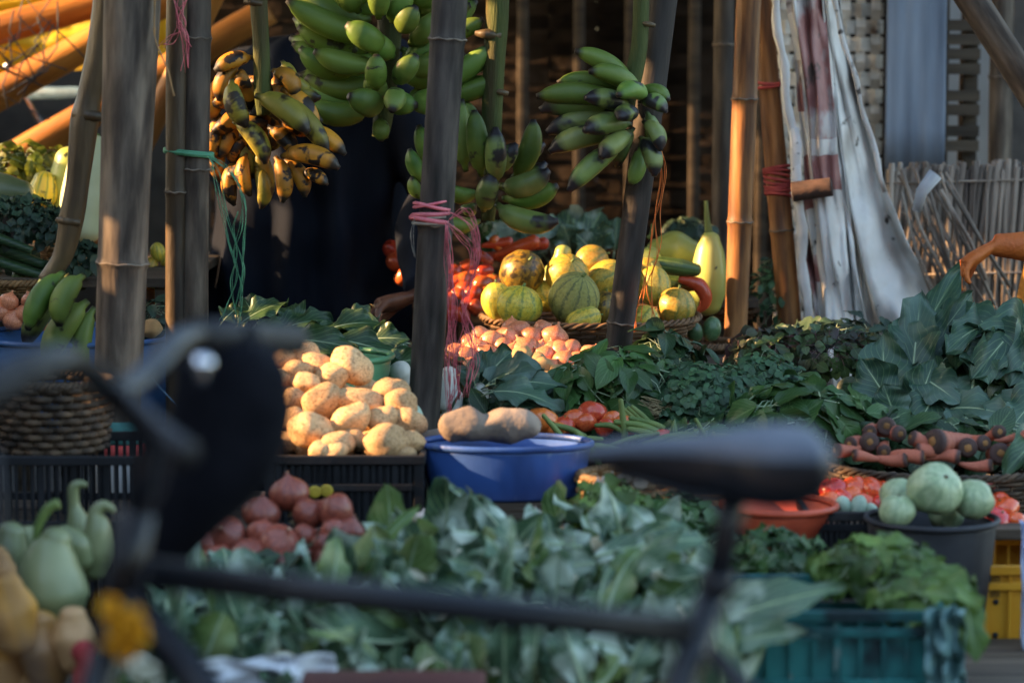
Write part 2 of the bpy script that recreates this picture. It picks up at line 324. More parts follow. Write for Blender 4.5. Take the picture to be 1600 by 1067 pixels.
m_gold = mat('gold ring', [(.8,.5,.18), (.9,.6,.25)], 10, rough=.2, bump=0, metal=1)
m_tarp = mat('dirty white tarpaulin', [(.48,.46,.43), (.66,.64,.60), (.78,.77,.75)], 6, (1, 1, .9), .5, .6, 22, blot=[((.20,.165,.14), 4, .56, .74), ((.07,.06,.05), 22, .66, .72)], vary=0, detail=8)
m_tarp_red = mat('faded red tarpaulin', [(.24,.09,.08), (.40,.20,.18)], 12, rough=.55, bump=.5, bscale=22, blot=[((.48,.44,.42), 8, .50, .60), ((.09,.06,.05), 14, .60, .68)], vary=0, detail=8)
m_bluetarp = mat('grey blue sheet metal', [(.11,.14,.19), (.18,.22,.28), (.26,.30,.36)], 6, (3, 1, .3), .45, .15, 14, vary=0, blot=((.05,.05,.06), 5, .6, .8))
m_yellowtarp = mat('yellow tarpaulin', [(.58,.38,.015), (.75,.52,.03)], 5, rough=.6, bump=.4, transl=.45, blot=((.30,.16,.01), 6, .58, .7), vary=0)
m_canvas = mat('dark canvas', [(.05,.045,.04), (.09,.08,.07)], 10, rough=.9, bump=.4)
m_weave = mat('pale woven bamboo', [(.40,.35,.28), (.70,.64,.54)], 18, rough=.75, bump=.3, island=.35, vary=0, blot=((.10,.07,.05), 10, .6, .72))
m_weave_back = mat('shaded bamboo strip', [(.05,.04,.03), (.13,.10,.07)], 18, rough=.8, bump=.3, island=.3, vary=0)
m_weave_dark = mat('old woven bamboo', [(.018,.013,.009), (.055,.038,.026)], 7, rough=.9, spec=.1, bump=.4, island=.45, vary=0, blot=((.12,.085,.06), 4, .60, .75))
m_reed = mat('dry reed', [(.12,.09,.07), (.38,.31,.24)], 8, (1, 1, .2), .8, .3, island=.5, vary=0)
m_paint_grey = mat('pale plaster', [(.28,.29,.28), (.40,.41,.39)], 3, rough=.9)
m_pink = mat('pink raffia', [(.50,.09,.12), (.70,.20,.22)], 30, rough=.55, island=.25, vary=0)
m_redrope = mat('red rope', [(.28,.03,.03), (.42,.07,.06)], 30, rough=.7)
m_orangerope = mat('orange raffia', [(.75,.17,.03), (.85,.27,.06)], 30, rough=.5, transl=.2)
m_greenrope = mat('green raffia', [(.06,.24,.13), (.13,.40,.23)], 30, rough=.5, transl=.2)
m_twine = mat('grey twine', [(.20,.18,.15), (.35,.32,.27)], 60, rough=.9)
m_bluerope = mat('blue twine', [(.04,.10,.16), (.09,.17,.25)], 30, rough=.7)
m_marigold = mat('marigold petal', [(.60,.26,.005), (.85,.46,.01)], 20, rough=.7, island=.25, vary=0)
m_sack = mat('white sack', [(.40,.42,.44), (.62,.64,.66)], 8, rough=.8, bump=.5, bscale=15)
m_net = mat('pale plastic film', [(.10,.24,.24), (.22,.38,.38)], 5, (1, 1, .6), .35, .3, 14, transl=.3)
m_garlic = mat('garlic skin', [(.42,.33,.26), (.58,.48,.40)], 14, rough=.6)
m_ground = mat('dusty asphalt', [(.030,.029,.028), (.07,.066,.06)], 3, rough=.9, bump=.5, bscale=40, blot=((.12,.10,.08), .8, .5, .8), vary=0)
m_kerbcloth = mat('teal cloth wrap', [(.03,.13,.13), (.07,.22,.20)], 8, rough=.9)
m_redcloth = mat('red cloth wrap', [(.32,.03,.03), (.45,.08,.07)], 8, rough=.9)
m_bluecloth = mat('pale blue cloth', [(.26,.32,.48), (.42,.48,.62)], 8, rough=.9, bump=.5)
m_whiteprint = mat('crate yellow print', [(.30,.20,.02), (.45,.32,.03)], 30, rough=.6, bump=0, vary=0)
# ------------------------------------------------------------------ the setting
g = MB(); g.quadgrid([(-60+120*i/12, -30+120*j/12, 0) for j in range(13) for i in range(13)], 13, 13)
tag(g.build('ground', m_ground, smooth=False), kind='structure')

def pole(name, label, a, b, r0, r1, nodes, mt, top=None, bottom=None, bend=0, seg=18, cat='pole', group=None):
    """a, b: points on the axis (upper, lower); extended to heights top and bottom"""
    d = (b-a)
    if top is not None: a2 = a + d*((top-a.z)/d.z)
    else: a2 = a
    if bottom is not None: b2 = a + d*((bottom-a.z)/d.z)
    else: b2 = b
    L0 = d.length; D = (a2-b2); Ln = D.length; q = D.to_track_quat('Z', 'Y')
    ra = r0 + (r1-r0)*((a2-a).dot(d)/L0**2); rb = r0 + (r1-r0)*((b2-a).dot(d)/L0**2)
    zs = set(i*Ln/26 for i in range(27)); nd = []
    for z in nodes:   # world heights of nodes
        t = (z-b2.z)/(a2.z-b2.z)*Ln; nd.append(t)
        for o_ in (-.012, -.006, -.002, .002, .006, .012): zs.add(min(Ln, max(0, t+o_)))
    zs = sorted(zs); path = []; rad = []
    for z in zs:
        k = 1+.02*math.sin(z*9+a.x*7)
        for t in nd:
            e = abs(z-t)
            if e < .0125: k *= 1+.09*(1-e/.0125)
        t_ = z/Ln; path.append((bend*math.sin(t_*3.1)*.02*math.cos(z*2), bend*math.sin(z*2.3+a.x)*.012, z)); rad.append((rb+(ra-rb)*t_)*k)
    m = MB(); m.tube(path, rad, seg); o = m.build(name, mt, loc=b2); o.rotation_mode = 'QUATERNION'; o.rotation_quaternion = q
    if r0 > .012:
        for t in nd:
            if not 0 < t < Ln: continue
            cx, cy = bend*math.sin(t/Ln*3.1)*.02*math.cos(t*2), bend*math.sin(t*2.3+a.x)*.012; rr_ = (rb+(ra-rb)*t/Ln)*1.075
            m = MB(); m.tube([(cx+rr_*math.cos(i*math.pi/14), cy+rr_*math.sin(i*math.pi/14), t+.0015*math.sin(i*1.7)) for i in range(29)], [.0022*(1+.3*math.sin(i*2.3)) for i in range(29)], 6, False); m.build('node_ring', m_node, o)
    return tag(o, label, cat, group)
def zat(v, Y): return P(800, v, Y).z

# main posts of the stall
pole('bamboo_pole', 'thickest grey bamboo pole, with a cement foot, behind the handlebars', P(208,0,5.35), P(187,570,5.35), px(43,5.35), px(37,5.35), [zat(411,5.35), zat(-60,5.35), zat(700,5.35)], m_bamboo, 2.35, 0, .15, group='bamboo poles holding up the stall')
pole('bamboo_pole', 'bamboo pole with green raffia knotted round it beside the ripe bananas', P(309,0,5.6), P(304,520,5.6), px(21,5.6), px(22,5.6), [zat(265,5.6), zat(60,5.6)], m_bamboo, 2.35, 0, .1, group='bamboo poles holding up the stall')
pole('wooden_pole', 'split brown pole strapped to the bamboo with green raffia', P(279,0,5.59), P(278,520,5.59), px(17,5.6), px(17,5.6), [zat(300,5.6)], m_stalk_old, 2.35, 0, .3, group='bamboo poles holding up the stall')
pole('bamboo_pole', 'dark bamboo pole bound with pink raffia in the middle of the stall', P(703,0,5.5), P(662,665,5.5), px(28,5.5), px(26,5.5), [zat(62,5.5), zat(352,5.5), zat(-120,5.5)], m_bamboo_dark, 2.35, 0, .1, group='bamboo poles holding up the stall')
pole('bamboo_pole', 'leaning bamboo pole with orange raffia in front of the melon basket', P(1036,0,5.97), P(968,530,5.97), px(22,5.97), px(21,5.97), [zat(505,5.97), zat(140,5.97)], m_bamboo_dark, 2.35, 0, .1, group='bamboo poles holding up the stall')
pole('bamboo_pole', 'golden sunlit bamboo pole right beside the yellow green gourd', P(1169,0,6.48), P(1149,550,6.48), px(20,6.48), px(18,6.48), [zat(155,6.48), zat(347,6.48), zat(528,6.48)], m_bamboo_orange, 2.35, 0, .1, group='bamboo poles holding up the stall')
pole('bamboo_pole', 'brown bamboo pole in shadow against the dark woven wall', P(1131,0,7.3), P(1127,420,7.3), px(16,7.3), px(15,7.3), [zat(70,7.3)], m_bamboo, 2.35, 0, .1, group='bamboo poles holding up the stall')
pole('bamboo_pole', 'slanting bamboo pole crossing the top corner above the reed fence', P(1500,-30,6.4), P(1680,250,6.4), px(24,6.4), px(25,6.4), [], m_bamboo, 1.9, .5, .1, group='slanting bamboo braces')
pole('bamboo_pole', 'pale upright pole tied with red rope behind the slanting brace', P(1567,0,7.4), P(1563,250,7.4), px(18,7.4), px(18,7.4), [zat(120,7.4)], m_bamboo, 2.35, 0, .1, group='bamboo poles holding up the stall')
pole('wooden_pole', 'narrow dark post left of the pale upright pole', P(1512,0,7.7), P(1505,250,7.7), px(10,7.7), px(10,7.7), [], m_weave_dark, 2.35, 0, .1, group='bamboo poles holding up the stall')
# orange lit poles on the far left
gl = 'orange lit bamboo poles stacked behind the left stand'
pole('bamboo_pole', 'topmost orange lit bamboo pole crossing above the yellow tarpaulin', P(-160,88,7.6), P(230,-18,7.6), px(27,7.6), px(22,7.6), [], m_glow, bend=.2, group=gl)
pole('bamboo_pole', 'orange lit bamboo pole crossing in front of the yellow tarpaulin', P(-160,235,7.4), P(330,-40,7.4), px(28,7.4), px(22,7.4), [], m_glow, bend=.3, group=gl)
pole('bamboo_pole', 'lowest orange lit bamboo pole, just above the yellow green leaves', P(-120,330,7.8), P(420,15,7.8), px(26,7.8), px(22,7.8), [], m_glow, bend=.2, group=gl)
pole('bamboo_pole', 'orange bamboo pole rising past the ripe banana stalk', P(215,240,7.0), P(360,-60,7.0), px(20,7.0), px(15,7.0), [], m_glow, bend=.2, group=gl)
pole('bamboo_pole', 'grey metal rod leaning behind the lowest orange pole', P(10,100,8.0), P(75,215,8.0), px(5,8), px(5,8), [], m_chrome, group=gl, cat='rod')
# cross beam the bananas hang from, roof, back wall
pole('bamboo_beam', 'horizontal bamboo beam the banana bunches hang from', Vector((-1.9,6.02,1.93)), Vector((2.0,6.06,1.95)), .035, .03, [], m_bamboo_dark, cat='beam')
pole('bamboo_beam', 'front bamboo beam carrying the edge of the canopy', Vector((-2.3,5.5,2.33)), Vector((1.0,5.5,2.33)), .035, .03, [], m_bamboo_dark, cat='beam')
rf = MB(); n = 24
rf.quadgrid([(-2.3+3.25*i/n, 5.35+3.6*j/n, 2.42+.05*math.sin(i*1.1)*math.sin(j*.9)-.04*j/n) for j in range(n+1) for i in range(n+1)], n+1, n+1)
tag(rf.build('canopy', m_canvas, solid=.006), 'unseen dark canvas canopy shading the stall', 'canopy')  # out of view; shades the stall, right edge cut short to brighten that side

def weave(name, label, x0, x1, z0, z1, Y, sx, sz, ww, wh, amp, mw, mh, rot=0, cat='woven wall', jit=.0):
    m1 = MB(); m2 = MB(); nx = int((x1-x0)/sx); nz = int((z1-z0)/sz); r_ = random.Random(5)
    for j in range(nz):
        zc = z0+(j+.5)*sz; tl = r_.uniform(-jit, jit)*sz
        pts = []
        for e in (-1, 1):
            pts += [((x0+i*sx/2), amp*math.sin(math.pi*(i/2+j)) if i % 2 == 1 else 0, zc+e*wh*sz/2+tl*(i/nx-1)) for i in range(2*nx+1)]
        m1.quadgrid(pts, 2*nx+1, 2)
    for i in range(nx):
        xc = x0+(i+.5)*sx; pts = []
        for j in range(2*nz+1):
            yy = -amp*math.sin(math.pi*(j/2+i)) if j % 2 == 1 else 0
            pts += [(xc-ww*sx/2, yy, z0+j*sz/2), (xc+ww*sx/2, yy, z0+j*sz/2)]
        m2.quadgrid(pts, 2, 2*nz+1)
    t = empty(name, (0, Y, 0), label, cat)
    t.rotation_euler.z = rot
    m1.build('weft_strips', mh, t, smooth=False, solid=.002); m2.build('warp_strips', mw, t, smooth=False, solid=.002)
    return t
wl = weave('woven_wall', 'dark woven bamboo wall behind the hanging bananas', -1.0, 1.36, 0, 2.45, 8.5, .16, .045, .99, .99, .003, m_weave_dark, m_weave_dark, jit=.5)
for k, u in enumerate((817, 905, 985, 1085, 1190)):
    m = MB(); x = P(u, 200, 8.4).x; m.box((x-.018, -.10, 0), (x+.018, -.05, 2.4)); o = m.build('batten', m_plank, wl, bevel=.003)
bw = MB(); bw.box((-3.2, 9.6, 0), (-.9, 9.7, 2.6)); tag(bw.build('canvas_wall', m_canvas), 'dark canvas hanging far behind the left stand', 'wall')
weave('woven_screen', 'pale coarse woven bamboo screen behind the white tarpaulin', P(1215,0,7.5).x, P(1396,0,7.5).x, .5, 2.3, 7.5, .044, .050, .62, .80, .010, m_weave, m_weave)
m = MB(); pts = []; x0, x1 = P(1386,0,7.4).x, P(1480,0,7.4).x
for j in range(12):
    for i in range(25): pts.append((x0+(x1-x0)*i/24, 7.4+.0012*math.sin(i*math.pi/3)+.004*math.sin(j*1.3+i*.2), 2.3-(2.3-zat(262,7.4))*j/11))
m.quadgrid(pts, 25, 12); tag(m.build('metal_sheet', m_bluetarp, solid=.003), 'grey blue metal sheet hanging beside the woven screen', 'sheet')
# slatted opening
t = empty('slatted_frame', (0,0,0), 'dark slatted timber frame with pale gaps above the reed fence', 'frame')
m = MB()
for v in (-40, 40, 62, 85, 108, 150, 172, 205, 228): 
    z = zat(v, 7.6); m = MB(); m.box((P(1474,0,7.6).x, 7.58, z-.016), (P(1532,0,7.6).x, 7.62, z+.016)); m.build('slat', m_plank, t, smooth=False)
for u in (1476, 1522): m = MB(); m.box((P(u,0,7.6).x-.02, 7.625, .4), (P(u,0,7.6).x+.02, 7.66, 2.3)); m.build('upright', m_plank, t, smooth=False)
m = MB(); m.box((1.1, 9.0, 0), (3.8, 9.1, 2.6)); tag(m.build('plaster_wall', m_paint_grey, smooth=False), 'pale plastered wall seen through the slatted frame', 'wall')
m = MB(); m.box((P(1585,0,7.9).x, 7.9, 0), (3.0, 7.96, 2.4)); tag(m.build('door_panel', m_canvas, smooth=False), 'dark panel at the far edge beyond the pale upright pole', 'panel')

# reed fence
t = empty('reed_fence', P(1500, 520, 7.0), 'low grey fence of upright dry reeds behind the big leaves', 'fence'); m = MB(); rr = random.Random(3)
xa, xb = P(1388,0,7).x, P(1720,0,7).x; bz = t.location
k = xa
while k < xb:
    f = (k-xa)/(xb-xa); top = zat(262-10*f+rr.uniform(-8, 8), 7.0); ln = rr.uniform(-.03, .03)-.02
    m.tube([(k-bz.x+ln, rr.uniform(-.02,.02), .25-bz.z), (k-bz.x, rr.uniform(-.015,.015), (top+.4)/2-bz.z), (k-bz.x-ln, rr.uniform(-.02,.02), top-bz.z)], rr.uniform(.004,.009), 6)
    k += rr.uniform(.002, .0045)
m.build('reeds', m_reed, t)
m = MB()
for v in (286, 430): m.tube([(xa-bz.x, -.02, zat(v,7)-bz.z), (xb-bz.x, -.02, zat(v-8,7)-bz.z)], .003, 6)
m.build('binding_rails', m_reed, t)
# loose sticks leaning on it
t = empty('stick_bundle', P(1470, 500, 6.85), 'loose bundle of dry twigs leaning between tarpaulin and reed fence', 'twigs'); m = MB(); b0 = t.location
for k in range(18):
    u0, v0 = rr.uniform(1400, 1480), rr.uniform(262, 330); u1 = u0+rr.uniform(40, 120); v1 = rr.uniform(430, 540)
    p0, p1 = P(u0,v0,6.85+rr.uniform(-.05,.05))-b0, P(u1,v1,6.8+rr.uniform(-.08,.05))-b0
    mid = (p0+p1)/2+Vector((rr.uniform(-.02,.02),0,rr.uniform(-.02,.02))); m.tube([p0, mid, p1], rr.uniform(.002,.006), 5)
m.build('twigs', m_reed, t)
o = MB(); o.tube([P(1432,330,6.7), P(1440,300,6.7), P(1462,272,6.7)], [.012,.016,.02], 8); tag(o.build('plastic_strip', m_sack), 'crumpled pale plastic strip caught on the twig bundle', 'plastic strip')

# white tarpaulin with red panel, hanging in folds
def cloth(name, label, cat, tl, tr, br, bl, Y, m_, folds=7, amp=.05, n=56, nv=50, sag=0, seed=0, solid=.003, parent=None, pw=1.0):
    pts = []; r_ = seed
    for j in range(nv):
        t = j/(nv-1)
        for i in range(n):
            s = i/(n-1); tq = t**pw; u = (tl[0]*(1-s)+tr[0]*s)*(1-tq)+(bl[0]*(1-s)+br[0]*s)*tq; v = (tl[1]*(1-s)+tr[1]*s)*(1-t)+(bl[1]*(1-s)+br[1]*s)*t
            p = P(u, v, Y)
            d = math.sin(s*folds*math.pi*2+r_+.8*noise.noise(Vector((s*3, t*2.5, r_))))*amp*(.5+.6*t)
            d += .04*noise.noise(Vector((s*5, t*6, r_+4)))
            q = .35*d
            d += .022*noise.noise(p*7+Vector((seed,0,0)))+.012*noise.noise(p*17); pts.append(p + Vector((q, d, .01*noise.noise(Vector((s*4, t*9, 2+r_))))))
    m = MB(); m.quadgrid(pts, n, nv); o = m.build(name, m_, parent, solid=solid); return tag(o, label, cat) if label else o
cloth('tarpaulin', 'widest dirty white tarpaulin, flaring right beside the woven screen', 'tarpaulin', (1284,-60), (1308,-60), (1486,520), (1364,620), 6.78, m_tarp, 1.3, .05, seed=1, pw=1.7)
cloth('tarpaulin', 'narrow white tarpaulin fold between the red panels and the widest one', 'tarpaulin', (1268,-60), (1292,-60), (1378,610), (1322,620), 6.73, m_tarp, .8, .03, n=34, seed=6, pw=1.5)
cloth('tarpaulin', 'narrow tarpaulin fold with faded red panels, over the white one', 'tarpaulin', (1226,-60), (1284,-60), (1340,610), (1290,620), 6.67, [m_tarp], .9, .03, seed=2, pw=1.15)
o = bpy.data.objects['tarpaulin.002']; o.data.materials.append(m_tarp_red)
for p_ in o.data.polygons:
    i_ = p_.index; j = i_//55; s = (i_ % 55)/55
    t = j/49
    if (.05 < t < .40 and s > .30) or (.43 < t < .52 and s > .35) or (.02 < t < .72 and s < .20 and int(t*9) % 2 == 0): p_.material_index = 1
cloth('tarpaulin', 'brownish rag of tarpaulin bunched below the horizontal stub', 'tarpaulin', (1242,300), (1300,300), (1312,512), (1282,512), 6.72, m_tarp_red, 1.5, .03, n=30, nv=30, seed=5)
pole('bamboo_pole', 'pale bamboo pole wrapped with red cord beside the tarpaulin', P(1190,-20,6.7), P(1234,520,6.7), px(16,6.7), px(19,6.7), [zat(135,6.7), zat(360,6.7)], m_bamboo_orange, 2.35, 0, .2, group='bamboo poles holding up the stall')
for k, (v, n_) in enumerate(((268, 5), (285, 4), (130, 2), (296, 3))):
    pass
t = empty('cord_wrapping', P(1209, 300, 6.7), 'red cord wound round the pale bamboo pole beside the tarpaulin', 'cord'); m = MB(); lc = t.location
for k in range(11):
    if k == 2: m.build('upper_windings', m_redrope, t); m = MB()
    v = [128, 134, 262, 268, 273, 279, 284, 289, 294, 300, 305][k]; u = 1190+44*(v+20)/540
    c0 = P(u, v, 6.7)-lc; rr_ = px(20, 6.7)
    m.tube([(c0.x+rr_*math.cos(a), rr_*math.sin(a), c0.z+.006*math.sin(a+k)) for a in [i*math.pi/9 for i in range(19)]], .0042, 6)
m.build('lower_windings', m_redrope, t)
pole('bamboo_stub', 'dark horizontal bamboo stub tied across the tarpaulin', P(1238,300,6.62), P(1300,292,6.60), px(16,6.6), px(15,6.6), [], m_crown, cat='stub')
for k, (a, b, r_) in enumerate((((1205,-40),(1248,290),7), ((1240,200),(1266,560),8), ((1296,-20),(1384,300),4))):
    m = MB(); pa, pb = P(*a, 6.64), P(*b, 6.64); r1 = px(r_, 6.64)
    m.tube([pa.lerp(pb, i/14)+Vector((.004*math.sin(i*1.3), 0, 0)) for i in range(15)], [r1*(1+.2*math.sin(i*2.2)) for i in range(15)], 9, sect=lambda a_: 1+.15*math.sin(3*a_))
    tag(m.build('rolled_tarpaulin', m_tarp), ['tight roll of white plastic hanging between wrapped pole and tarpaulin', 'thick white plastic roll below the horizontal stub', 'thin twisted plastic roll along the woven screen edge'][k], 'plastic roll')
# yellow tarpaulin far left
cloth('yellow_tarpaulin', 'bright yellow tarpaulin glowing behind the orange poles', 'tarpaulin', (-140,20), (320,-40), (330,100), (-140,122), 8.4, m_yellowtarp, 2, .03, n=40, nv=16, seed=3)
m = MB()
for k in range(16):
    a = P(rr.uniform(-40, 90), rr.uniform(-10, 90), 7.3); m.tube([a, a+Vector((rr.uniform(-.05,.05),0,-.06)), a+Vector((rr.uniform(-.10,.10),0,-.13)), a+Vector((rr.uniform(-.12,.12),0,-.2))], .0022, 4)
tag(m.build('torn_net', m_cable), 'tangle of dark torn netting hanging on the orange poles', 'netting')
m = MB(); m.tube([P(20,145,8), P(330,148,8)], .02, 8); tag(m.build('metal_rail', m_bluerope), 'dark blue rail below the yellow tarpaulin', 'rail')
m = MB(); m.tube([P(-80,205,8.6), P(60,190,8.6), P(120,230,8.6)], .05, 8)

# display steps
def table(name, label, x0, x1, y0, y1, z, n=5):
    t = empty(name, ((x0+x1)/2, (y0+y1)/2, 0), label, 'display table', 'stepped tables of the stall'); w2, d2 = (x1-x0)/2, (y1-y0)/2; m = MB()
    for k in range(n):
        a = -d2+2*d2*k/n; m.box((-w2, a+.002, z-.022), (w2, a+2*d2/n-.004, z-.001*(k % 2)))
    m.build('tabletop', m_plank, t, smooth=False, bevel=.002)
    for sx_ in (-1, 0, 1):
        for sy_ in (-1, 1):
            m = MB(); cx = sx_*(w2-.05); cy = sy_*(d2-.04); m.box((cx-.02, cy-.02, 0), (cx+.02, cy+.02, z-.023)); m.build('leg', m_plank, t, smooth=False)
    return t
Z0, Z1, Z2, Z3, Z4 = .28, .46, .54, .655, .76
table('display_table', 'lowest front plank table under the cauliflowers and teal crate', -1.5, 1.5, 3.75, 4.92, Z0, 8)
table('display_table', 'second plank step under the potato crate and blue basin', -1.5, 1.6, 4.93, 5.40, Z1, 4)
table('display_table', 'third plank step under the leafy bunches', -1.5, 1.9, 5.41, 6.04, Z2, 4)
table('display_table', 'fourth plank step under the melon basket', -.32, .66, 6.05, 6.60, Z3, 4)
table('display_table', 'rear plank step under the gourds and tomatoes', -.22, .64, 6.61, 7.25, Z4, 4)
table('display_table', 'tall plank stand under the white gourd at the left', -1.9, -.78, 6.05, 7.0, .86, 5)

# unseen building added behind the camera to block low front sky light
m = MB(); m.box((-12, -7.0, 0), (12, -6.0, 4.2))
for i in range(7):
    for j in range(1):
        x = -10.5+i*3.3; m.box((x, -6.0, .9+j*2.7), (x+1.4, -5.96, 2.3+j*2.7))
tag(m.build('sky_blocking_building', m_plank, smooth=False), 'unseen dark building added across the street to block low sky light', 'building')
# ------------------------------------------------------------------ added sun blocker outside the frame, holes aimed at the sunlit spots
LIT = [(P(540,560,5.15), .16), (P(600,640,5.1), .17), (P(520,620,5.1), .17), (P(600,690,5.05), .14), (P(460,600,5.1), .12),
       (P(275,470,5.6), .045), (P(275,400,5.6), .045), (P(276,510,5.6), .05),
       (P(820,440,6.25), .12), (P(900,440,6.3), .12), (P(870,400,6.4), .1), (P(1040,450,6.3), .10), (P(960,430,6.3), .08), (P(800,480,6.2), .06),
       (P(1165,100,6.48), .12), (P(1160,200,6.48), .12), (P(1155,300,6.48), .12), (P(1155,400,6.48), .1), (P(1150,500,6.48), .08), (P(1165,0,6.48), .12),
       (P(840,530,5.85), .10), (P(760,530,5.85), .08), (P(900,560,5.8), .08), (P(720,450,6.6), .07), (P(620,410,6.6), .07), (P(810,385,6.7), .08),
       (P(1540,390,6.1), .12), (P(1640,390,6.1), .16), (P(1640,200,6.1), .16),
       (P(60,90,7.5), .3), (P(150,150,7.6), .3), (P(100,60,8.4), .6), (P(350,20,7), .2), (P(50,250,6.7), .14),
       (P(350,110,5.9), .06), (P(470,260,5.9), .06), (P(380,270,5.95), .05), (P(250,420,6.5), .06), (P(100,280,6.4), .06),
       (P(1105,420,6.6), .07), (P(380,480,5.8), .05), (P(450,500,5.8), .04), (P(700,100,5.5), .02), (P(1060,390,6.6), .05), (P(800,580,5.75),.05)]
def litgap(p):
    for (q, r_) in LIT:
        d = q-p; t = d.dot(SUN)     # distance of p's sun ray ... line p + s*SUN to q
        if (d - SUN*t).length < r_: return True
    return False
XS = -2.6; m = MB(); cs = .05
for a in range(int(9.6/cs)):
    for b in range(int(3.5/cs)):
        y = .8+a*cs; z = b*cs
        if litgap(Vector((XS, y+cs/2, z+cs/2))): continue
        i0 = len(m.v); m.v += [(XS, y, z), (XS, y+cs, z), (XS, y+cs, z+cs), (XS, y, z+cs)]; m.f.append((i0, i0+1, i0+2, i0+3)); m.uv.append(((0,0),(1,0),(1,1),(0,1)))
tag(m.build('sun_blocker_sheet', m_canvas, smooth=False), 'unseen sheet added to block the sun, holed for chosen sunlit spots', 'screen')
# ------------------------------------------------------------------ containers
def basket(name, label, c, rt, rb, h, mt, rings=9, stakes=36, floor=True, thick=.006, cat='basket', group=None, rimm=None):
    t = empty(name, c, label, cat, group); m = MB(); seg = stakes*4
    for k in range(rings):
        f = (k+.5)/rings; r_ = rb+(rt-rb)*f**.8; z = h*f
        m.tube([((r_+thick*.8*math.sin(a*stakes/2+k*math.pi))*math.cos(a), (r_+thick*.8*math.sin(a*stakes/2+k*math.pi))*math.sin(a), z) for a in [i*2*math.pi/seg for i in range(seg+1)]],
               [h/rings*.52*(.85+.25*noise.noise(Vector((i*.1, k, 0)))) for i in range(seg+1)], 6, cap=False)
    m.build('woven_wall', mt, t)
    m = MB()
    for i in range(stakes):
        a = i*2*math.pi/stakes+.04; m.tube([(rb*math.cos(a), rb*math.sin(a), 0), ((rb+(rt-rb)*.5**.8)*math.cos(a), (rb+(rt-rb)*.5**.8)*math.sin(a), h*.5), (rt*math.cos(a), rt*math.sin(a), h)], thick*.5, 5)
    m.build('stakes', mt, t)
    m = MB()
    for k in range(3):
        ph = k*2.1; m.tube([((rt+thick*.9*math.cos(a*22+ph))*math.cos(a), (rt+thick*.9*math.cos(a*22+ph))*math.sin(a), h+thick*.9*math.sin(a*22+ph)) for a in [i*2*math.pi/220 for i in range(221)]], thick*.75, 5, cap=False)
    m.build('rim', rimm or mt, t)
    m = MB(); m.lathe([(.001, .006), (rb, .006), (rb, .001), (.001, .001)], 32); m.build('base', mt, t)
    return t
def basin(name, label, c, rt, rb, h, mt, rimw=.012, seg=64, oval=1.0, cat='basin', ribs=0):
    o_ = empty(name, c, label, cat); m = MB()
    prof = [(.001, 0), (rb*.96, 0), (rb, .006), (rb+(rt-rb)*.5, h*.5), (rt-.003, h-.012), (rt-.004, h-.006), (rt-.010, h-.006), (rb+(rt-rb)*.5-.004, h*.5), (rb-.004, .008), (.001, .006)]
    m.lathe(prof, seg, lobe=(lambda a, z: 1+ribs*.5*(1+math.cos(a*24))*.5 if z > .01 and z < h-.02 else 1) if ribs else None); b = m.build('bowl', mt, o_)
    m = MB(); m.tube([(rt*math.cos(a), rt*math.sin(a), h) for a in [i*2*math.pi/seg for i in range(seg+1)]], [rimw*.5]*(seg+1), 8, cap=False); m.build('rim', mt, o_)
    o_.scale = (1, oval, 1); return o_
def crate(name, label, c, W, D, H, mt, rz=0, rails=(.5,), ribs=14, solidp=False, cat='crate', group=None, pl=None):
    t = empty(name, c, label, cat, group); t.rotation_euler.z = rz; w, d = W/2, D/2; th = .006
    m = MB(); R_ = .018
    m.box((-w, -d, H-R_), (w, -d+.012, H)); m.box((-w, d-.012, H-R_), (w, d, H)); m.box((-w, -d+.0125, H-R_), (-w+.012, d-.0125, H)); m.box((w-.012, -d+.0125, H-R_), (w, d-.0125, H)); m.build('rim', mt, t, smooth=False, bevel=.002)
    m = MB()
    for sx in (-1, 1):
        for sy in (-1, 1):
            cx, cy = sx*(w-.013), sy*(d-.013); m.box((cx-.010, cy-.010, 0), (cx+.010, cy+.010, H-R_-.0005))
    for f in rails:
        z = H*f
        m.box((-w+.024, -d+.002, z-.007), (w-.024, -d+.011, z+.007)); m.box((-w+.024, d-.011, z-.007), (w-.024, d-.002, z+.007))
        m.box((-w+.002, -d+.024, z-.007), (-w+.011, d-.024, z+.007)); m.box((w-.011, -d+.024, z-.007), (w-.002, d-.024, z+.007))
    m.box((-w+.003, -d+.003, .0), (w-.003, d-.003, .008)); m.build('frame', mt, t, smooth=False, bevel=.0015)
    m = MB(); n = ribs
    for k in range(n):
        x = -w+.03+(2*w-.06)*k/(n-1)
        wd = .003 if k % 4 else .006
        for sy in (-1, 1):
            y = sy*(d-.0085); m.box((x-wd, y-.003, .008), (x+wd, y+.003, H-R_))
    n2 = max(4, int(n*D/W))
    for k in range(n2):
        y = -d+.03+(2*d-.06)*k/(n2-1)
        for sx in (-1, 1):
            x = sx*(w-.0085); m.box((x-.003, y-.003, .008), (x+.003, y+.003, H-R_))
    m.build('ribs', mt, t, smooth=False)
    if solidp:
        m = MB(); q = .004
        m.box((-w+.024, -d+.013, .01), (w-.024, -d+.013+q, H*solidp)); m.box((-w+.024, d-.013-q, .01), (w-.024, d-.013, H*solidp))
        m.box((-w+.013, -d+.024, .01), (-w+.013+q, d-.024, H*solidp)); m.box((w-.013-q, -d+.024, .01), (w-.013, d-.024, H*solidp)); m.build('panel', pl or mt, t, smooth=False)
    return t

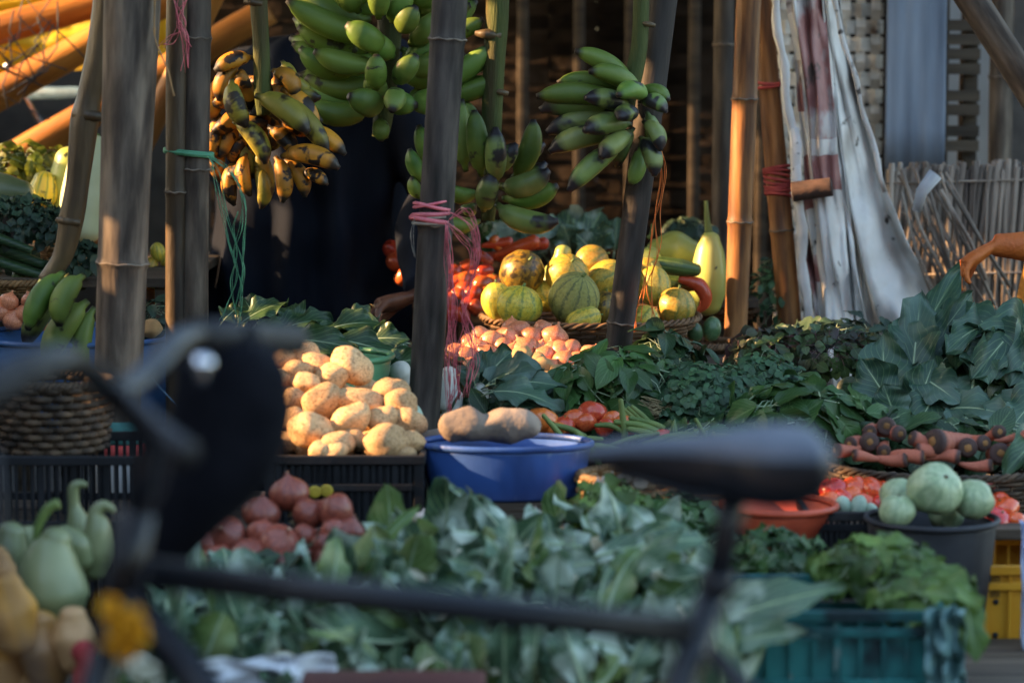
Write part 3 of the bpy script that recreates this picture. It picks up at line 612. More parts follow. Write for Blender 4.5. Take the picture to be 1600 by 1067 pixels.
cb = P(555, 712, 4.95); H = cb.z-Z1
crate('black_crate', 'black slatted plastic crate full of sunlit potatoes', (P(540,0,5.1).x, 5.13, Z1), px(240,5)*1.06, .36, H, m_blackplastic, rails=(.55,), ribs=19, solidp=.93)
pr = MB()
for (u, v) in ((492,768), (510,766)): pr.blob(P(u, v, 4.945), (px(11,4.95), .002, px(10,4.95)), 14, 9)
o = pr.build('yellow_print', m_whiteprint); tag(o, 'yellow oval stickers on the front of the potato crate', 'sticker')
crate('black_crate', 'dark crate under the wicker basket at the far left', (P(60,0,4.9).x, 4.95, Z0), .42, .34, zat(713,4.78)-Z0, m_blackplastic, rails=(.62,), ribs=24)
crate('black_crate', 'small dark crate between coral basin and charcoal tub', (P(1340,0,4.9).x, 5.0, .40), px(150,4.9), .26, zat(800,4.87)-.40, m_blackplastic, rails=(.7,), ribs=12, solidp=.6)
crate('teal_crate', 'teal plastic crate under the mustard leaves', (P(1322,0,4.15).x, 4.30, .16), px(352,4.15), .32, zat(955,4.14)-.16, m_teal, rails=(.6,.88), ribs=9, solidp=.84)
cy = crate('yellow_crate', 'solid sided yellow plastic crate at the right edge', (P(1660,0,4.75).x, 4.92, Z0-.26), px(245,4.75), .32, zat(884,4.76)-Z0+.26, m_yellow, rails=(.9,), ribs=6, solidp=.97)
m = MB()
for (u, v) in ((1556,940), (1555,992), (1562,1050)): m.blob(P(u, v, 4.772)-Vector(cy.location), (.006, .003, .006), 12, 7)
m.build('screw_holes', m_rubber, cy)
m = MB()
for k in range(7): 
    p = P(1535+k*4.3, 915, 4.772)-Vector(cy.location); m.box((p.x-.001, p.y-.001, p.z-.022), (p.x+.001, p.y+.002, p.z+.022))
m.build('vent_slots', m_rubber, cy, smooth=False)
crate('yellow_crate', 'open slatted yellow crate stacked behind the solid yellow one', (P(1640,0,5.0).x, 5.13, .30), px(225,5.0), .25, zat(832,5.0)-.30, m_yellow, rails=(.86,), ribs=9)
m = MB(); c_ = P(792,0,5.09)
for k in range(3): m.box((c_.x-.15, 5.0+k*.06, Z1+.002), (c_.x+.15, 5.055+k*.06, .500))
tag(m.build('wooden_block', m_plank, smooth=False, bevel=.003), 'dark wooden block under the blue basin', 'block')
basin('blue_basin', 'blue plastic basin beside the potato crate, under the big yam', (P(790,0,5.03).x, 5.09, .502), px(137,5.03), px(122,5.03), zat(702,5.0)-.502, m_blue, rimw=.013, oval=.62)
basin('coral_basin', 'coral red plastic basin just behind the bicycle saddle', (P(1232,0,4.85).x, 4.93, Z1-.03), px(92,4.85), px(62,4.85), zat(800,4.85)-Z1+.03, m_redbasin, rimw=.014)
basin('green_basin', 'green plastic basin rim behind the potato heap', (P(505,0,5.5).x, 5.54, Z2+.002), px(103,5.5), px(80,5.5), zat(558,5.52)-Z2-.002, m_greenbasin, rimw=.013)
basin('charcoal_tub', 'charcoal rubber tub holding the round pale gourds', (P(1470,0,4.8).x, 4.80, Z0+.02), px(103,4.8), px(84,4.8), zat(813,4.78)-Z0-.02, m_tub, rimw=.012, ribs=.035)
basin('blue_tub', 'faded blue tub under onions behind the thick pole', (P(110,0,5.7).x, 5.75, Z2), px(165,5.7), px(140,5.7), zat(530,5.65)-Z2, m_bluetub, rimw=.012)
basin('orange_bowl', 'orange bowl of small yellow melons between two poles', (P(262,0,6.45).x, 6.45, .76), px(52,6.4), px(36,6.4), zat(447,6.4)-.76, m_orangebowl, rimw=.006, cat='bowl')
MEL = P(922, 495, 6.3)
basket('melon_basket', 'wide shallow wicker basket heaped with yellow melons', (MEL.x, 6.3, Z3+.002), px(170,6.3), px(112,6.3), MEL.z-Z3, m_wicker, rings=8, stakes=40)
basket('wicker_basket', 'old brown wicker basket full of red carrots', (P(1480,0,5.3).x, 5.30, Z1), px(188,5.3), px(170,5.3), zat(722,5.28)-Z1, m_wicker_dark, rings=8, stakes=44)
basket('wicker_basket', 'small wicker basket holding green mangoes', (P(1100,0,6.35).x, 6.34, Z3), px(62,6.35), px(46,6.35), zat(540,6.3)-Z3, m_wicker, rings=4, stakes=26)
basket('wicker_basket', 'wicker basket behind the golden pole, below the tall gourd', (P(1140,0,6.6).x, 6.72, Z4-.06), px(56,6.6), px(44,6.6), zat(484,6.7)-Z4+.06, m_wicker, rings=6, stakes=26)
basket('wicker_basket', 'dark wicker basket behind the bicycle handlebars', (P(62,0,5.0).x, 5.05, zat(708,5.0)), px(95,5.0), px(80,5.0), zat(600,5.0)-zat(708,5.0), m_wicker_dark, rings=9, stakes=34)  # darker wicker stands in for the shade on this basket
basket('wicker_basket', 'golden wicker basket of onions on the tall left stand', (P(15,0,6.1).x, 6.15, zat(470,6.0)), px(80,6.1), px(60,6.1), zat(440,6.1)-zat(470,6.0), m_wicker_gold, rings=5, stakes=30)
basket('wicker_basket', 'flat golden basket under the white gourd', (P(130,0,6.5).x, 6.45, .862), px(80,6.4), px(60,6.4), .05, m_wicker_gold, rings=4, stakes=30)
basket('wicker_basket', 'flat basket of garlic beside the blue basin, below the saddle', (P(985,0,4.95).x, 5.02, Z1), px(75,4.95), px(66,4.95), .03+zat(775,4.95)-Z1, m_wicker_gold, rings=5, stakes=30)
basket('wicker_basket', 'wicker basket under the red brown onions behind the top tube', (P(435,0,4.65).x, 4.66, Z0), px(125,4.65), px(105,4.65), zat(868,4.62)-Z0, m_wicker_dark, rings=7, stakes=36)
m = MB(); m.box((-.14,-.1,0),(.14,.1,.012)); tag(m.build('maroon_lid', m_maroon, loc=P(612,1082,3.75), bevel=.005), 'dull maroon plastic lid at the bottom edge of the heap', 'lid')

# ------------------------------------------------------------------ makers of single vegetables (prototypes are removed after copying)
PROTO = []
def proto(f, n):
    out = []
    for k in range(n):
        o = f(k); out.append(o); PROTO.append(o)
    return out
def mk_potato(k, mt=m_potato, asp=1.0):
    m = MB(); r_ = random.Random(k*7+1); a = r_.uniform(1.0, 1.35)*asp
    m.blob((0,0,0), (a, 1.0, .86), 26, 17, .22, 1.2, k+2, fn=lambda d, p, t: 1+.04*noise.noise(d*5+Vector((k,0,0))))
    return m.build('potato', mt)
def mk_onion(k, mt=m_onion, name='onion'):
    pr = [(.001,-.86),(.10,-.88),(.18,-.84),(.5,-.72),(.82,-.42),(.98,-.08),(.98,.18),(.85,.45),(.58,.68),(.32,.82),(.16,.95),(.09,1.12),(.07,1.3),(.10,1.42+.1*k),(.02,1.46+.1*k)]
    m = MB(); m.lathe([(r_, min(z_, .95+(z_-.95)*.35) if z_ > .95 else z_) for r_, z_ in pr], 28, lobe=lambda a, z: 1+.006*math.sin(a*9+k)+.03*math.sin(a*2+k)); o = m.build(name, mt)
    q = MB(); rr_ = random.Random(k)
    for i in range(22):
        a = rr_.uniform(0, 6.28); q.tube([(.10*math.cos(a), .10*math.sin(a), -.86), (.16*math.cos(a), .16*math.sin(a), -.98), (rr_.uniform(-.25,.25), rr_.uniform(-.25,.25), -1.1)], .012, 4)
    q.build('roots', m_root, o); return o
def mk_tomato(k, mt=m_tomato):
    m = MB(); ll = 5+k % 2
    def fn(d, p, t):
        top = max(0, d.z-.75); return 1+.035*math.cos(ll*p+k)*(1-abs(d.z))**.5-.55*top*top*4*.4
    m.blob((0,0,0), (1, 1, .82), 28, 18, .08, 1, k, fn=fn); o = m.build('tomato', mt)
    q = MB()
    for i in range(5):
        a = i*1.257+k; q.leaf((0,0,.68), (math.cos(a), math.sin(a), .35), (0,0,1), .42, .09, .9, 0, .3, nt_=5, ns=3)
    q.tube([(0,0,.66), (.03,0,.78), (.06,.02,.9)], [.06,.05,.06], 6); q.build('calyx', m_calyx, o); return o
def mk_melon(k, mt=m_melon):
    m = MB(); n_ = 10
    m.blob((0,0,0), (1, 1, 1.06), 40, 22, .05, 1, k, fn=lambda d, p, t: 1+.022*math.cos(n_*p)*(1-d.z*d.z)-.10*max(0, abs(d.z)-.86)); o = m.build('melon', mt)
    q = MB(); q.tube([(0,0,.98), (.02,0,1.08), (.08,.03,1.2)], [.09,.06,.065], 7); q.build('stem', m_stemgreen, o); return o
def mk_gourd_round(k, mt=m_roundgourd):
    m = MB(); m.blob((0,0,0), (1, 1, .90+.05*k), 36, 20, .16, 1.1, k+3, fn=lambda d, p, t: 1+.012*math.cos(8*p)*(1-d.z*d.z)-.10*max(0, abs(d.z)-.85)); o = m.build('round_gourd', mt)
    q = MB(); q.blob((0,0,.88), (.10,.08,.03), 10, 7); q.build('stem_scar', m_stalk_old, o); return o
def mk_carrot(k):
    m = MB(); L = 4.6; pts = []; rad = []
    for i in range(18):
        t = i/17; pts.append((.35*math.sin(t*3+k), .22*math.cos(t*4+k), L*(.5-t))); rad.append(((.97-.06*k)*(1-t)**(.42+.12*k)*(1-.12*t)+.04)*(1+.05*math.sin(i*2.7+k)) if i else .80)
    m.tube(pts, rad, 18); o = m.build('carrot', m_carrot)
    q = MB(); q.lathe([(.001,0),(.50,.02),(.62,-.03),(.70,-.10)], 16, c=(pts[0][0], pts[0][1], L*.5+.05)); q.build('crown', m_crown, o)
    q = MB(); q.lathe([(.001,0),(.30,.01),(.34,-.05)], 14, c=(pts[0][0], pts[0][1], L*.5+.10), lobe=lambda a, z: 1+.08*math.sin(4*a+k)); q.build('cut_end', m_carrot_end, o); return o
def mk_garlic(k):
    m = MB(); m.lathe([(.001,-.7),(.5,-.72),(.95,-.3),(1,0),(.8,.4),(.35,.8),(.14,1.1),(.1,1.5),(.01,1.52)], 24, lobe=lambda a, z: 1+.10*math.cos(8*a)); return m.build('garlic', m_garlic)
def mk_egg(k, mt, name, a=1.35):
    m = MB(); m.blob((0,0,0), (1, .95, a), 26, 16, .06, 1, k); return m.build(name, mt)
def rotq(rx, ry, rz): return Matrix.Rotation(rz,4,'Z') @ Matrix.Rotation(ry,4,'Y') @ Matrix.Rotation(rx,4,'X')
SERIAL = [0]
def put(pr, p, r, rot=None, scl=(1,1,1)):
    o = copy_tree(pr[SERIAL[0] % len(pr)]); SERIAL[0] += 1
    if rot is None: rot = (rnd(-.6,.6), rnd(-.6,.6), rnd(0,6.28))
    o.location = p; o.rotation_euler = rot; o.scale = (r*scl[0], r*scl[1], r*scl[2]); return o
SC = {'onion': 1.10, 'tomato': 1.15}
def heap(pr, items, Yf, what, where, cat, group, step, rot=None, tomb=None):
    lb = ordinal_labels([(i[0], i[1]) for i in items], None, what, where, step); out = []
    for (it, l) in zip(items, lb):
        u, v, r = it[:3]; Y = Yf(u, v) if callable(Yf) else Yf
        rt = it[3] if len(it) > 3 and it[3] is not None else (rot() if rot else None)
        o = put(pr, P(u, v, Y), px(r*SC.get(cat, 1), Y), rt, it[4] if len(it) > 4 else (1,1,1)); tag(o, l, cat, group); out.append(o)
    return out

pot = proto(mk_potato, 6)
ph = [(550,573,33,(.4,.5,.3),(1,1,.95)), (502,625,30), (562,626,26,(0,.15,0),(1.35,1,.9)), (545,658,28), (486,672,30,(0,.4,.5),(1,1,1.08)), (605,690,33,(0,.0,.3)), (598,655,24), (598,590,0), (471,553,26), (496,572,24), (462,583,22), (478,598,20),
      (520,590,26), (612,612,26), (462,624,20), (530,692,22), (556,686,18), (520,708,22), (628,628,24), (640,660,26), (645,690,20), (440,560,20), (455,540,20), (455,655,20), (500,704,18), (632,711,18), (438,590,18)]
ph = [p for p in ph if p[2] > 0]
heap(pot, ph, lambda u, v: max(5.02, 5.34-(v-540)/170*.33+rnd(-.02,.02)), 'potato', 'the sunlit potato heap', 'potato', 'potatoes heaped in the black crate', 26, rot=lambda: (rnd(-.5,.5), rnd(-.6,.6), rnd(-.5,.5)))
fill = [(450+42*i+rnd(-8,8), 575+36*j+rnd(-6,6), 26) for i in range(5) for j in range(4) if 36*j > 26*(i-2)]
heap(pot, [(u, v+8, r*.9) for (u, v, r) in fill], lambda u, v: 5.47-(v-540)/170*.28, 'shadowed potato', 'inside the sunlit heap', 'potato', 'potatoes heaped in the black crate', 26)
npot = proto(lambda k: mk_potato(k+9, m_small_potato), 4)
heap(npot, [(816,556,17),(848,572,16),(822,578,15),(838,590,15),(858,592,16,None,(1.3,1,.8)),(872,583,15),(812,596,14),(840,562,14),(886,590,14),(802,572,14)], lambda u, v: 5.80-(v-550)/40*.08, 'small yellow potato', 'the cluster under the pink onions', 'potato', 'small yellow potatoes beside the onions', 14)
on = proto(mk_onion, 3); RO = lambda: (rnd(-1.1,1.1), rnd(-.9,.9), rnd(0,6.28))
oh = [(810,520,20),(866,529,21,(-.3,.3,0)),(832,530,20),(790,530,19),(768,536,19),(786,545,18),(745,548,20),(728,560,18),(712,552,17),(760,558,20),(820,548,22),(800,552,17),(850,558,18),(877,551,19),(893,548,17),(882,566,19),(905,566,18),(922,556,18),(842,547,16),(862,548,16),(775,575,18),(740,575,18),(905,582,16),(915,575,15),(848,515,15),(735,535,15),(750,525,16),(800,512,15),(790,570,16),(858,575,16)]
heap(on, oh, lambda u, v: 6.0-(v-510)/75*.20+rnd(-.01,.01), 'pink onion', 'the pink onion heap', 'onion', 'pink onions heaped before the melon basket', 15, rot=RO)
rn = proto(lambda k: mk_onion(k, m_redonion, 'red_onion'), 3)
rh = [(452,772,29),(408,803,28),(480,803,25),(525,800,29),(436,851,32),(382,835,0),(355,838,29),(475,838,20),(388,872,30),(505,855,22),(545,832,24),(325,850,22),(520,830,20),(440,885,28),(470,872,22),(500,880,22),(345,872,22),(410,835,24),(540,865,22),(320,880,20)]
heap(rn, [r for r in rh if r[2]], lambda u, v: 4.72-(v-775)/100*.15+rnd(-.01,.01), 'red brown onion', 'the heap above the top tube', 'onion', 'red brown onions heaped above the bicycle top tube', 26, rot=RO)
tm = proto(mk_tomato, 4)
tmo = proto(lambda k: mk_tomato(k, m_tomato_old), 3)
heap(tmo, [(708,425,15),(730,418,14),(770,440,13),(745,480,14),(705,488,14),(690,438,14),(756,424,14),(722,492,13),(613,390,16),(622,408,17),(632,398,13),(634,432,17),(640,412,12),(618,384,10),(724,437,15),(752,447,17),(741,462,17),(728,452,15),(757,461,15),(718,462,14),(743,430,12),(700,470,14),(712,440,12),(690,455,13),(775,452,12),(733,474,14),(765,472,13)], lambda u, v: 6.75-(v-380)/90*.12, 'small red tomato', 'the row behind the pink raffia', 'tomato', 'red tomatoes behind the middle pole', 18)
heap(tmo, [(848,658,23,(-.4,.2,0)),(896,655,17),(926,645,21),(884,663,15),(915,660,16),(955,655,14),(972,660,14),(870,672,14),(985,668,12),(1036,684,16),(945,668,14)], lambda u, v: 5.52-(v-640)/40*.08, 'ripe tomato', 'the line above the blue basin', 'tomato', 'tomatoes above the blue basin', 16)
tg = 'tomatoes behind the round pale gourds'
heap(tm, [(1302,765,20),(1335,762,20),(1330,775,18),(1366,768,22),(1318,780,18),(1385,762,16),(1295,785,18),(1350,785,17),(1372,788,16),(1540,768,18),(1570,795,20),(1556,812,22),(1528,770,16),(1588,812,14),(1562,780,16),(1545,790,16)], lambda u, v: 5.12-(v-755)/70*.12, 'bright tomato', 'the tomatoes round the pale gourds', 'tomato', tg, 20)
# melon basket
ml = proto(mk_melon, 3); mb1 = proto(lambda k: mk_melon(k, m_melon_brown), 1); mg = proto(lambda k: mk_melon(k, m_melon_green), 1)
MG = 'melons piled in the wide wicker basket'
for (pr_, u, v, r, Y, rot, sc_, l) in (
    (mb1, 816,427,32,6.26,(.9,.1,.3),(1,1,1.02),'dark golden melon with a brown side on top of the basket'),
    (ml, 886,430,29,6.24,(.8,0,.3),(1.06,1,1),'golden melon with a dark spot, just above the big netted one'),
    (mg, 897,466,36,6.14,(.5,.25,.2),(1,1,1.0),'large netted green melon at the front of the basket'),
    (ml, 812,477,31,6.12,(.2,.1,.5),(1.08,1,.86),'squat yellow melon leaning on the basket rim below the dark golden one'),
    (ml, 778,471,25,6.17,(.1,-.2,.5),(.9,1,1.05),'yellow melon in the basket beside its end nearest the pink raffia'),
    (ml, 925,410,25,6.40,(.3,1.0,.5),(1,1,.95),'yellow melon behind the golden one, half striped with green'),
    (ml, 948,436,26,6.30,(.3,1.1,.5),(1,1,1.1),'lemon yellow melon against the leaning pole'),
    (ml, 912,500,20,6.10,(.1,1.3,.5),(1,1,1.25),'small yellow melon lying low at the basket rim'),
    (mb1, 945,482,23,6.20,(.1,.3,1.5),(1,1,1),'shaded golden melon between the netted one and the pole'),
    (ml, 1022,447,24,6.30,(.1,.3,2),(.9,1,1.15),'pale striped melon behind the hanging orange raffia'),
    (ml, 1057,479,27,6.22,(.2,-.1,1),(1.03,1,.95),'striped melon nearest the basket end by the golden pole'),
    (ml, 1012,425,20,6.42,(.2,.9,1),(1,1,1),'small melon peeping over the pale striped one'),
    (ml, 1008,500,20,6.14,(.2,.9,1),(1,1,1),'small melon low at the rim behind the orange raffia'),
    (mb1, 975,465,24,6.34,(.2,.9,1),(1,1,1),'melon hidden behind the leaning pole'),
    (ml, 855,462,22,6.26,(.2,.9,2),(1,1,1),'shaded melon wedged between the squat and the netted ones')):
    tag(put(pr_, P(u,v,Y), px(r*1.12,Y), rot, sc_), l, 'melon', MG)
def pear(name, label, cat, c, pts, rads, mt, group=None, stem=None, seg=28, lump=0):
    c = Vector(c); t = empty(name, c, label, cat, group); m = MB(); m.tube([Vector(p)-c for p in pts], rads, seg)
    if lump: m.v = [tuple(Vector(q_)+Vector((noise.noise(Vector(q_)*20+c*9), noise.noise(Vector(q_)*20+c*7), noise.noise(Vector(q_)*20+c*5)))*lump) for q_ in m.v]
    m.build('body', mt, t)
    if stem: q = MB(); q.tube([Vector(p)-c for p in stem[0]], stem[1], 8); q.build('stem', m_stemgreen, t)
    return t
def curve(ps, n=14):   # catmull-rom
    ps = [Vector(p) for p in ps]; q = [ps[0]*2-ps[1]] + ps + [ps[-1]*2-ps[-2]]; out = []
    for i in range(1, len(q)-2):
        for k in range(n):
            t = k/n; a, b, c, d = q[i-1], q[i], q[i+1], q[i+2]
            out.append(.5*((2*b)+(c-a)*t+(2*a-5*b+4*c-d)*t*t+(3*b-a-3*c+d)*t**3))
    return out + [ps[-1]]
def lerpr(rs, n):
    out = []
    for i in range(n):
        t = i/(n-1)*(len(rs)-1); k = min(int(t), len(rs)-2); f = t-k; out.append(rs[k]+(rs[k+1]-rs[k])*f)
    for _ in range(4): out = [out[0]]+[(out[i-1]+2*out[i]+out[i+1])/4 for i in range(1, n-1)]+[out[-1]]
    return out
def gourd(name, label, cat, uvr, Y, mt, group=None, stem=None, seg=26, lump=0):
    """uvr: list of (u, v, r_px); stem: list of (u, v, r_px)"""
    Y0 = Y; q = list(uvr); caps = [False, False]
    if len(q) > 2 and q[0][2] < .5*q[1][2] and math.hypot(q[0][0]-q[1][0], q[0][1]-q[1][1]) < 1.3*q[1][2]: q = q[1:]; caps[0] = True
    if len(q) > 2 and q[-1][2] < .5*q[-2][2] and math.hypot(q[-1][0]-q[-2][0], q[-1][1]-q[-2][1]) < 1.3*q[-2][2]: q = q[:-1]; caps[1] = True
    ps = curve([P(u, v, Y) for (u, v, r) in q], 8); rs = lerpr([px(r, Y0) for (u, v, r) in q], len(ps))
    if len(q) == 2 and caps[0] and caps[1]: rs = [r*(1+.06*math.sin(math.pi*i/(len(rs)-1))) for i, r in enumerate(rs)]
    for e in (0, 1):
        if not caps[e]: continue
        a, b = (ps[0], ps[1]) if e == 0 else (ps[-1], ps[-2]); tdir = (a-b).normalized(); Rr = rs[0] if e == 0 else rs[-1]
        for ph_ in (15, 30, 45, 58, 70, 80, 87):
            p_ = a+tdir*Rr*.8*math.sin(R(ph_)); r2 = Rr*math.cos(R(ph_))
            if e == 0: ps.insert(0, p_); rs.insert(0, r2)
            else: ps.append(p_); rs.append(r2)
    st = None
    if stem: sp = curve([P(u, v, Y0) for (u, v, r) in stem], 6); st = (sp, lerpr([px(r, Y0) for (u, v, r) in stem], len(sp)))
    return pear(name, label, cat, ps[-1], ps, rs, mt, group, st, seg, lump)
gourd('pear_gourd', 'yellow pear shaped squash standing behind the golden melon', 'squash', [(880,388,2),(880,393,13),(879,404,15),(876,420,22),(868,445,30),(866,462,24),(866,472,4)], 6.42, m_pear, MG)
gourd('tall_gourd', 'yellow green gourd standing upright with a long stem, by the golden pole', 'gourd', [(1109,366,5),(1110,374,15),(1109,392,22),(1108,425,29),(1106,452,30),(1104,474,24),(1104,482,3)], 6.62, m_pear, None, [(1103,314,3),(1105,345,4.5),(1109,370,7)])
gourd('round_gourd', 'pale yellow gourd with dark bruises behind the cucumbers', 'gourd', [(1022,395,4),(1026,393,20),(1052,392,33),(1076,398,25),(1086,402,4)], 6.75, m_pear)
gourd('pear_gourd', 'half hidden gourd with a curved stem beside the leaning pole', 'gourd', [(1010,392,3),(1014,400,18),(1018,425,24),(1018,446,4)], 6.68, m_pear, None, [(1012,372,3),(1018,366,3),(1020,350,2.5)])
gourd('cucumber', 'thick dark green cucumber lying on top, behind the striped melon', 'cucumber', [(1096,424,3),(1088,422,10),(1062,418,14),(1030,414,14),(1000,412,6)], 6.45, m_cuc)
gourd('cucumber', 'second dark green cucumber, under the thick one', 'cucumber', [(1098,444,3),(1088,446,9),(1060,444,13),(1030,440,12),(1005,440,5)], 6.5, m_cuc)
gourd('red_chilli', 'large glossy red chilli curling beside the melon basket', 'chilli', [(1090,488,3),(1100,476,9),(1102,462,11),(1092,446,12),(1078,440,9),(1060,436,5)], 6.45, m_chilli)
mn = proto(lambda k: mk_egg(k, m_mango, 'mango'), 2)
tag(put(mn, P(1112,514,6.35), px(15,6.35), (0,.2,0)), 'larger green mango in the small wicker basket', 'mango', 'green mangoes in the small basket')
tag(put(mn, P(1085,518,6.33), px(13,6.35), (0,-.3,0)), 'smaller green mango beside the melon basket', 'mango', 'green mangoes in the small basket')
# orange and red carrots behind the melons
gc = 'orange carrots behind the melon basket'
for (a, b, r, l) in (((856,380),(800,386),10,'orange carrot ending beside the cabbage leaves'), ((842,376),(770,400),12,'thick orange carrot with a brown end behind the dark golden melon'), ((800,378),(752,384),9,'orange carrot lying on top above the tomatoes'),
                     ((770,372),(790,402),9,'short orange carrot crossing behind the others'), ((810,404),(748,398),10,'red carrot lowest behind the dark golden melon'), ((765,412),(740,388),10,'red carrot upright beside the pink raffia')):
    gourd('carrot', l, 'carrot', [(a[0],a[1],3),(a[0]*.9+b[0]*.1,a[1]*.9+b[1]*.1,r),((a[0]+b[0])/2,(a[1]+b[1])/2,r*.9),(b[0],b[1],3)], 6.72+rnd(-.05,.05), m_tomato_old, gc)
gourd('yellow_flower', 'yellow blossom below the end of the melon basket', 'flower', [(1050,520,2),(1048,540,8),(1042,556,7),(1040,566,2)], 6.05, m_marigold)
gourd('ginger', 'knobbly ginger root below the end of the melon basket', 'ginger', [(1020,562,3),(1034,560,9),(1046,566,8),(1054,572,3)], 5.9, m_yam)
mm = proto(lambda k: mk_egg(k, m_melon, 'mini_melon', 1.2), 2)
for (u, v, r, l) in ((247,394,13,'small yellow melon topmost above the orange bowl'),(236,414,12,'small yellow melon, dark one against the thick pole'),(257,428,12,'small yellow melon beside the split pole above the bowl'),(236,441,10,'small green yellow melon on the bowl rim'),(262,405,12,'small melon behind the split pole above the bowl')):
    tag(put(mm, P(u,v,6.45), px(r,6.45)), l, 'melon', 'small melons in the orange bowl')
# carrots basket
ca = proto(mk_carrot, 3)
def aim(d, roll=0):
    q = Vector(d).normalized().to_track_quat('Z', 'Y'); return (q.to_matrix() @ Matrix.Rotation(roll, 3, 'Z')).to_euler()
CR = [(1382,666,16,(0,-1,.12)),(1409,674,15,(.3,-1,.1)),(1357,671,14,(-.3,-1,.1)),(1357,693,16,(.15,-1,.05)),(1330,692,13,(-1,-.9,.1)),(1384,703,14,(-.1,-1,0)),(1438,692,13,(-.8,-.3,.35)),(1484,686,24,(-.9,-.6,.2)),(1517,704,19,(.05,-1,.1)),(1560,707,18,(-.1,-1,.1)),(1541,688,15,(.3,-1,.2)),(1562,679,14,(.4,-1,.2)),
      (1450,706,13,(-1,-.2,.0)),(1320,700,13,(-1,-.4,0)),(1590,700,14,(.3,-1,.1)),(1425,712,13,(1,-.4,.1)),(1480,716,13,(1,-.2,.0)),(1350,714,12,(-1,-.2,0)),(1400,716,12,(.8,-.4,0)),(1532,726,12,(1,-.3,0)),(1590,684,12,(1,-.2,0))]
lb = ordinal_labels([(c[0], c[1]) for c in CR], None, 'red carrot', 'the brown carrot basket', 15)
for (u, v, r, d), l in zip(CR, lb):
    Y = 5.22-(v-660)/60*.06; rr_ = px(r, Y); dv = Vector(d).normalized(); p = P(u, v, Y) - dv*rr_*2.3
    if d[1] > -.7: p = P(u+(-1 if d[0] > 0 else 1)*r*1.2*0, v, Y) - dv*rr_*.8
    tag(put(ca, p, rr_, aim(dv, rnd(0,6))), l, 'carrot', 'red carrots in the brown basket')
# pale round gourds in tub
gr = proto(mk_gourd_round, 3); GG = 'round pale gourds in the charcoal tub'
for (u, v, r, Y, rot, l) in ((1461,764,43,4.76,(.75,.5,0),'largest round pale gourd on top of the charcoal tub'), (1521,780,33,4.80,(.3,-.4,1),'round pale gourd sitting between the largest one and the tomatoes'), (1406,776,31,4.86,(.6,.3,2),'striped round pale gourd behind, beside the bright tomatoes'), (1402,797,29,4.74,(.2,0,.4),'low round pale gourd resting on the tub rim'), (1478,803,28,4.86,(0,0,1),'round gourd hidden behind the largest one')):
    tag(put(gr, P(u,v,Y), px(r,Y), rot), l, 'gourd', GG)
heap(proto(lambda k: mk_egg(k, m_turnip, 'turnip'), 2), [(1342,791,14),(1318,790,13),(1362,797,10)], 4.95, 'small pale turnip', 'the dark crate before the tomatoes', 'turnip', 'small turnips beside the pale gourds', 30)
tag(put(proto(lambda k: mk_egg(k, m_turnip, 'turnip', 1.1), 1), P(640,652,5.25), px(22,5.25), (0,0,0)), 'pale green turnip wedged between potatoes and middle pole', 'turnip')
# yams
gourd('yam', 'big lumpy grey yam lying over the blue basin', 'yam', [(700,668,4),(706,668,24),(735,664,29),(765,668,23),(795,664,29),(822,664,26),(832,664,4)], 5.10, m_yam, 'yams beside the blue basin', lump=.012)
gourd('yam', 'smaller whitish yam under the middle pole', 'yam', [(650,694,4),(660,690,16),(690,688,20),(715,690,15),(720,692,3)], 5.2, m_yam, 'yams beside the blue basin')
# white radishes
GR = 'white radishes around the middle pole'
for (a, b, r, l) in (((694,640),(704,572),18,'white radish just behind the pink raffia'), ((745,648),(752,600),17,'white radish standing under the radish leaves'), ((700,660),(716,610),15,'white radish low behind the pink raffia'), ((786,640),(789,600),9,'thin white radish with its tip pointing up'), ((770,640),(774,612),9,'second thin radish beside the one pointing up'), ((800,650),(812,640),12,'radish stub above the big yam'), ((622,575),(634,600),18,'white radish behind the potato heap')):
    gourd('white_radish', l, 'radish', [(a[0],a[1],4),(a[0]*.85+b[0]*.15,a[1]*.85+b[1]*.15,r),((a[0]+b[0])/2,(a[1]+b[1])/2,r),(b[0]*.85+a[0]*.15,b[1]*.85+a[1]*.15,r*.7),(b[0],b[1],2)], 5.62, m_radish, GR)
gl_ = proto(mk_garlic, 2)
heap(gl_, [(868,801,15),(840,806,12),(896,808,12),(950,752,12),(975,748,12),(935,760,11),(1000,756,12),(655,812,14)], 4.85, 'garlic bulb', 'the garlic beside the blue basin', 'garlic', 'garlic bulbs near the blue basin', 22)
# onions and potatoes on left
heap(on, [(14,472,15),(40,490,16),(20,500,17),(0,488,15),(48,470,14),(60,505,14)], 5.85, 'dusty onion', 'the blue tub behind the hanging bananas', 'onion', 'onions in the blue tub', 18)
tag(put(npot, P(236,513,5.7), px(16,5.7)), 'lone potato between thick pole and split pole', 'potato')
for (u, v, r, l) in ((30,432,12,'small round green gourd on the golden basket'),): tag(put(proto(lambda k: mk_egg(k, m_cuc, 'small_gourd', 1), 1), P(u,v,6.1), px(r,6.1)), l, 'gourd')
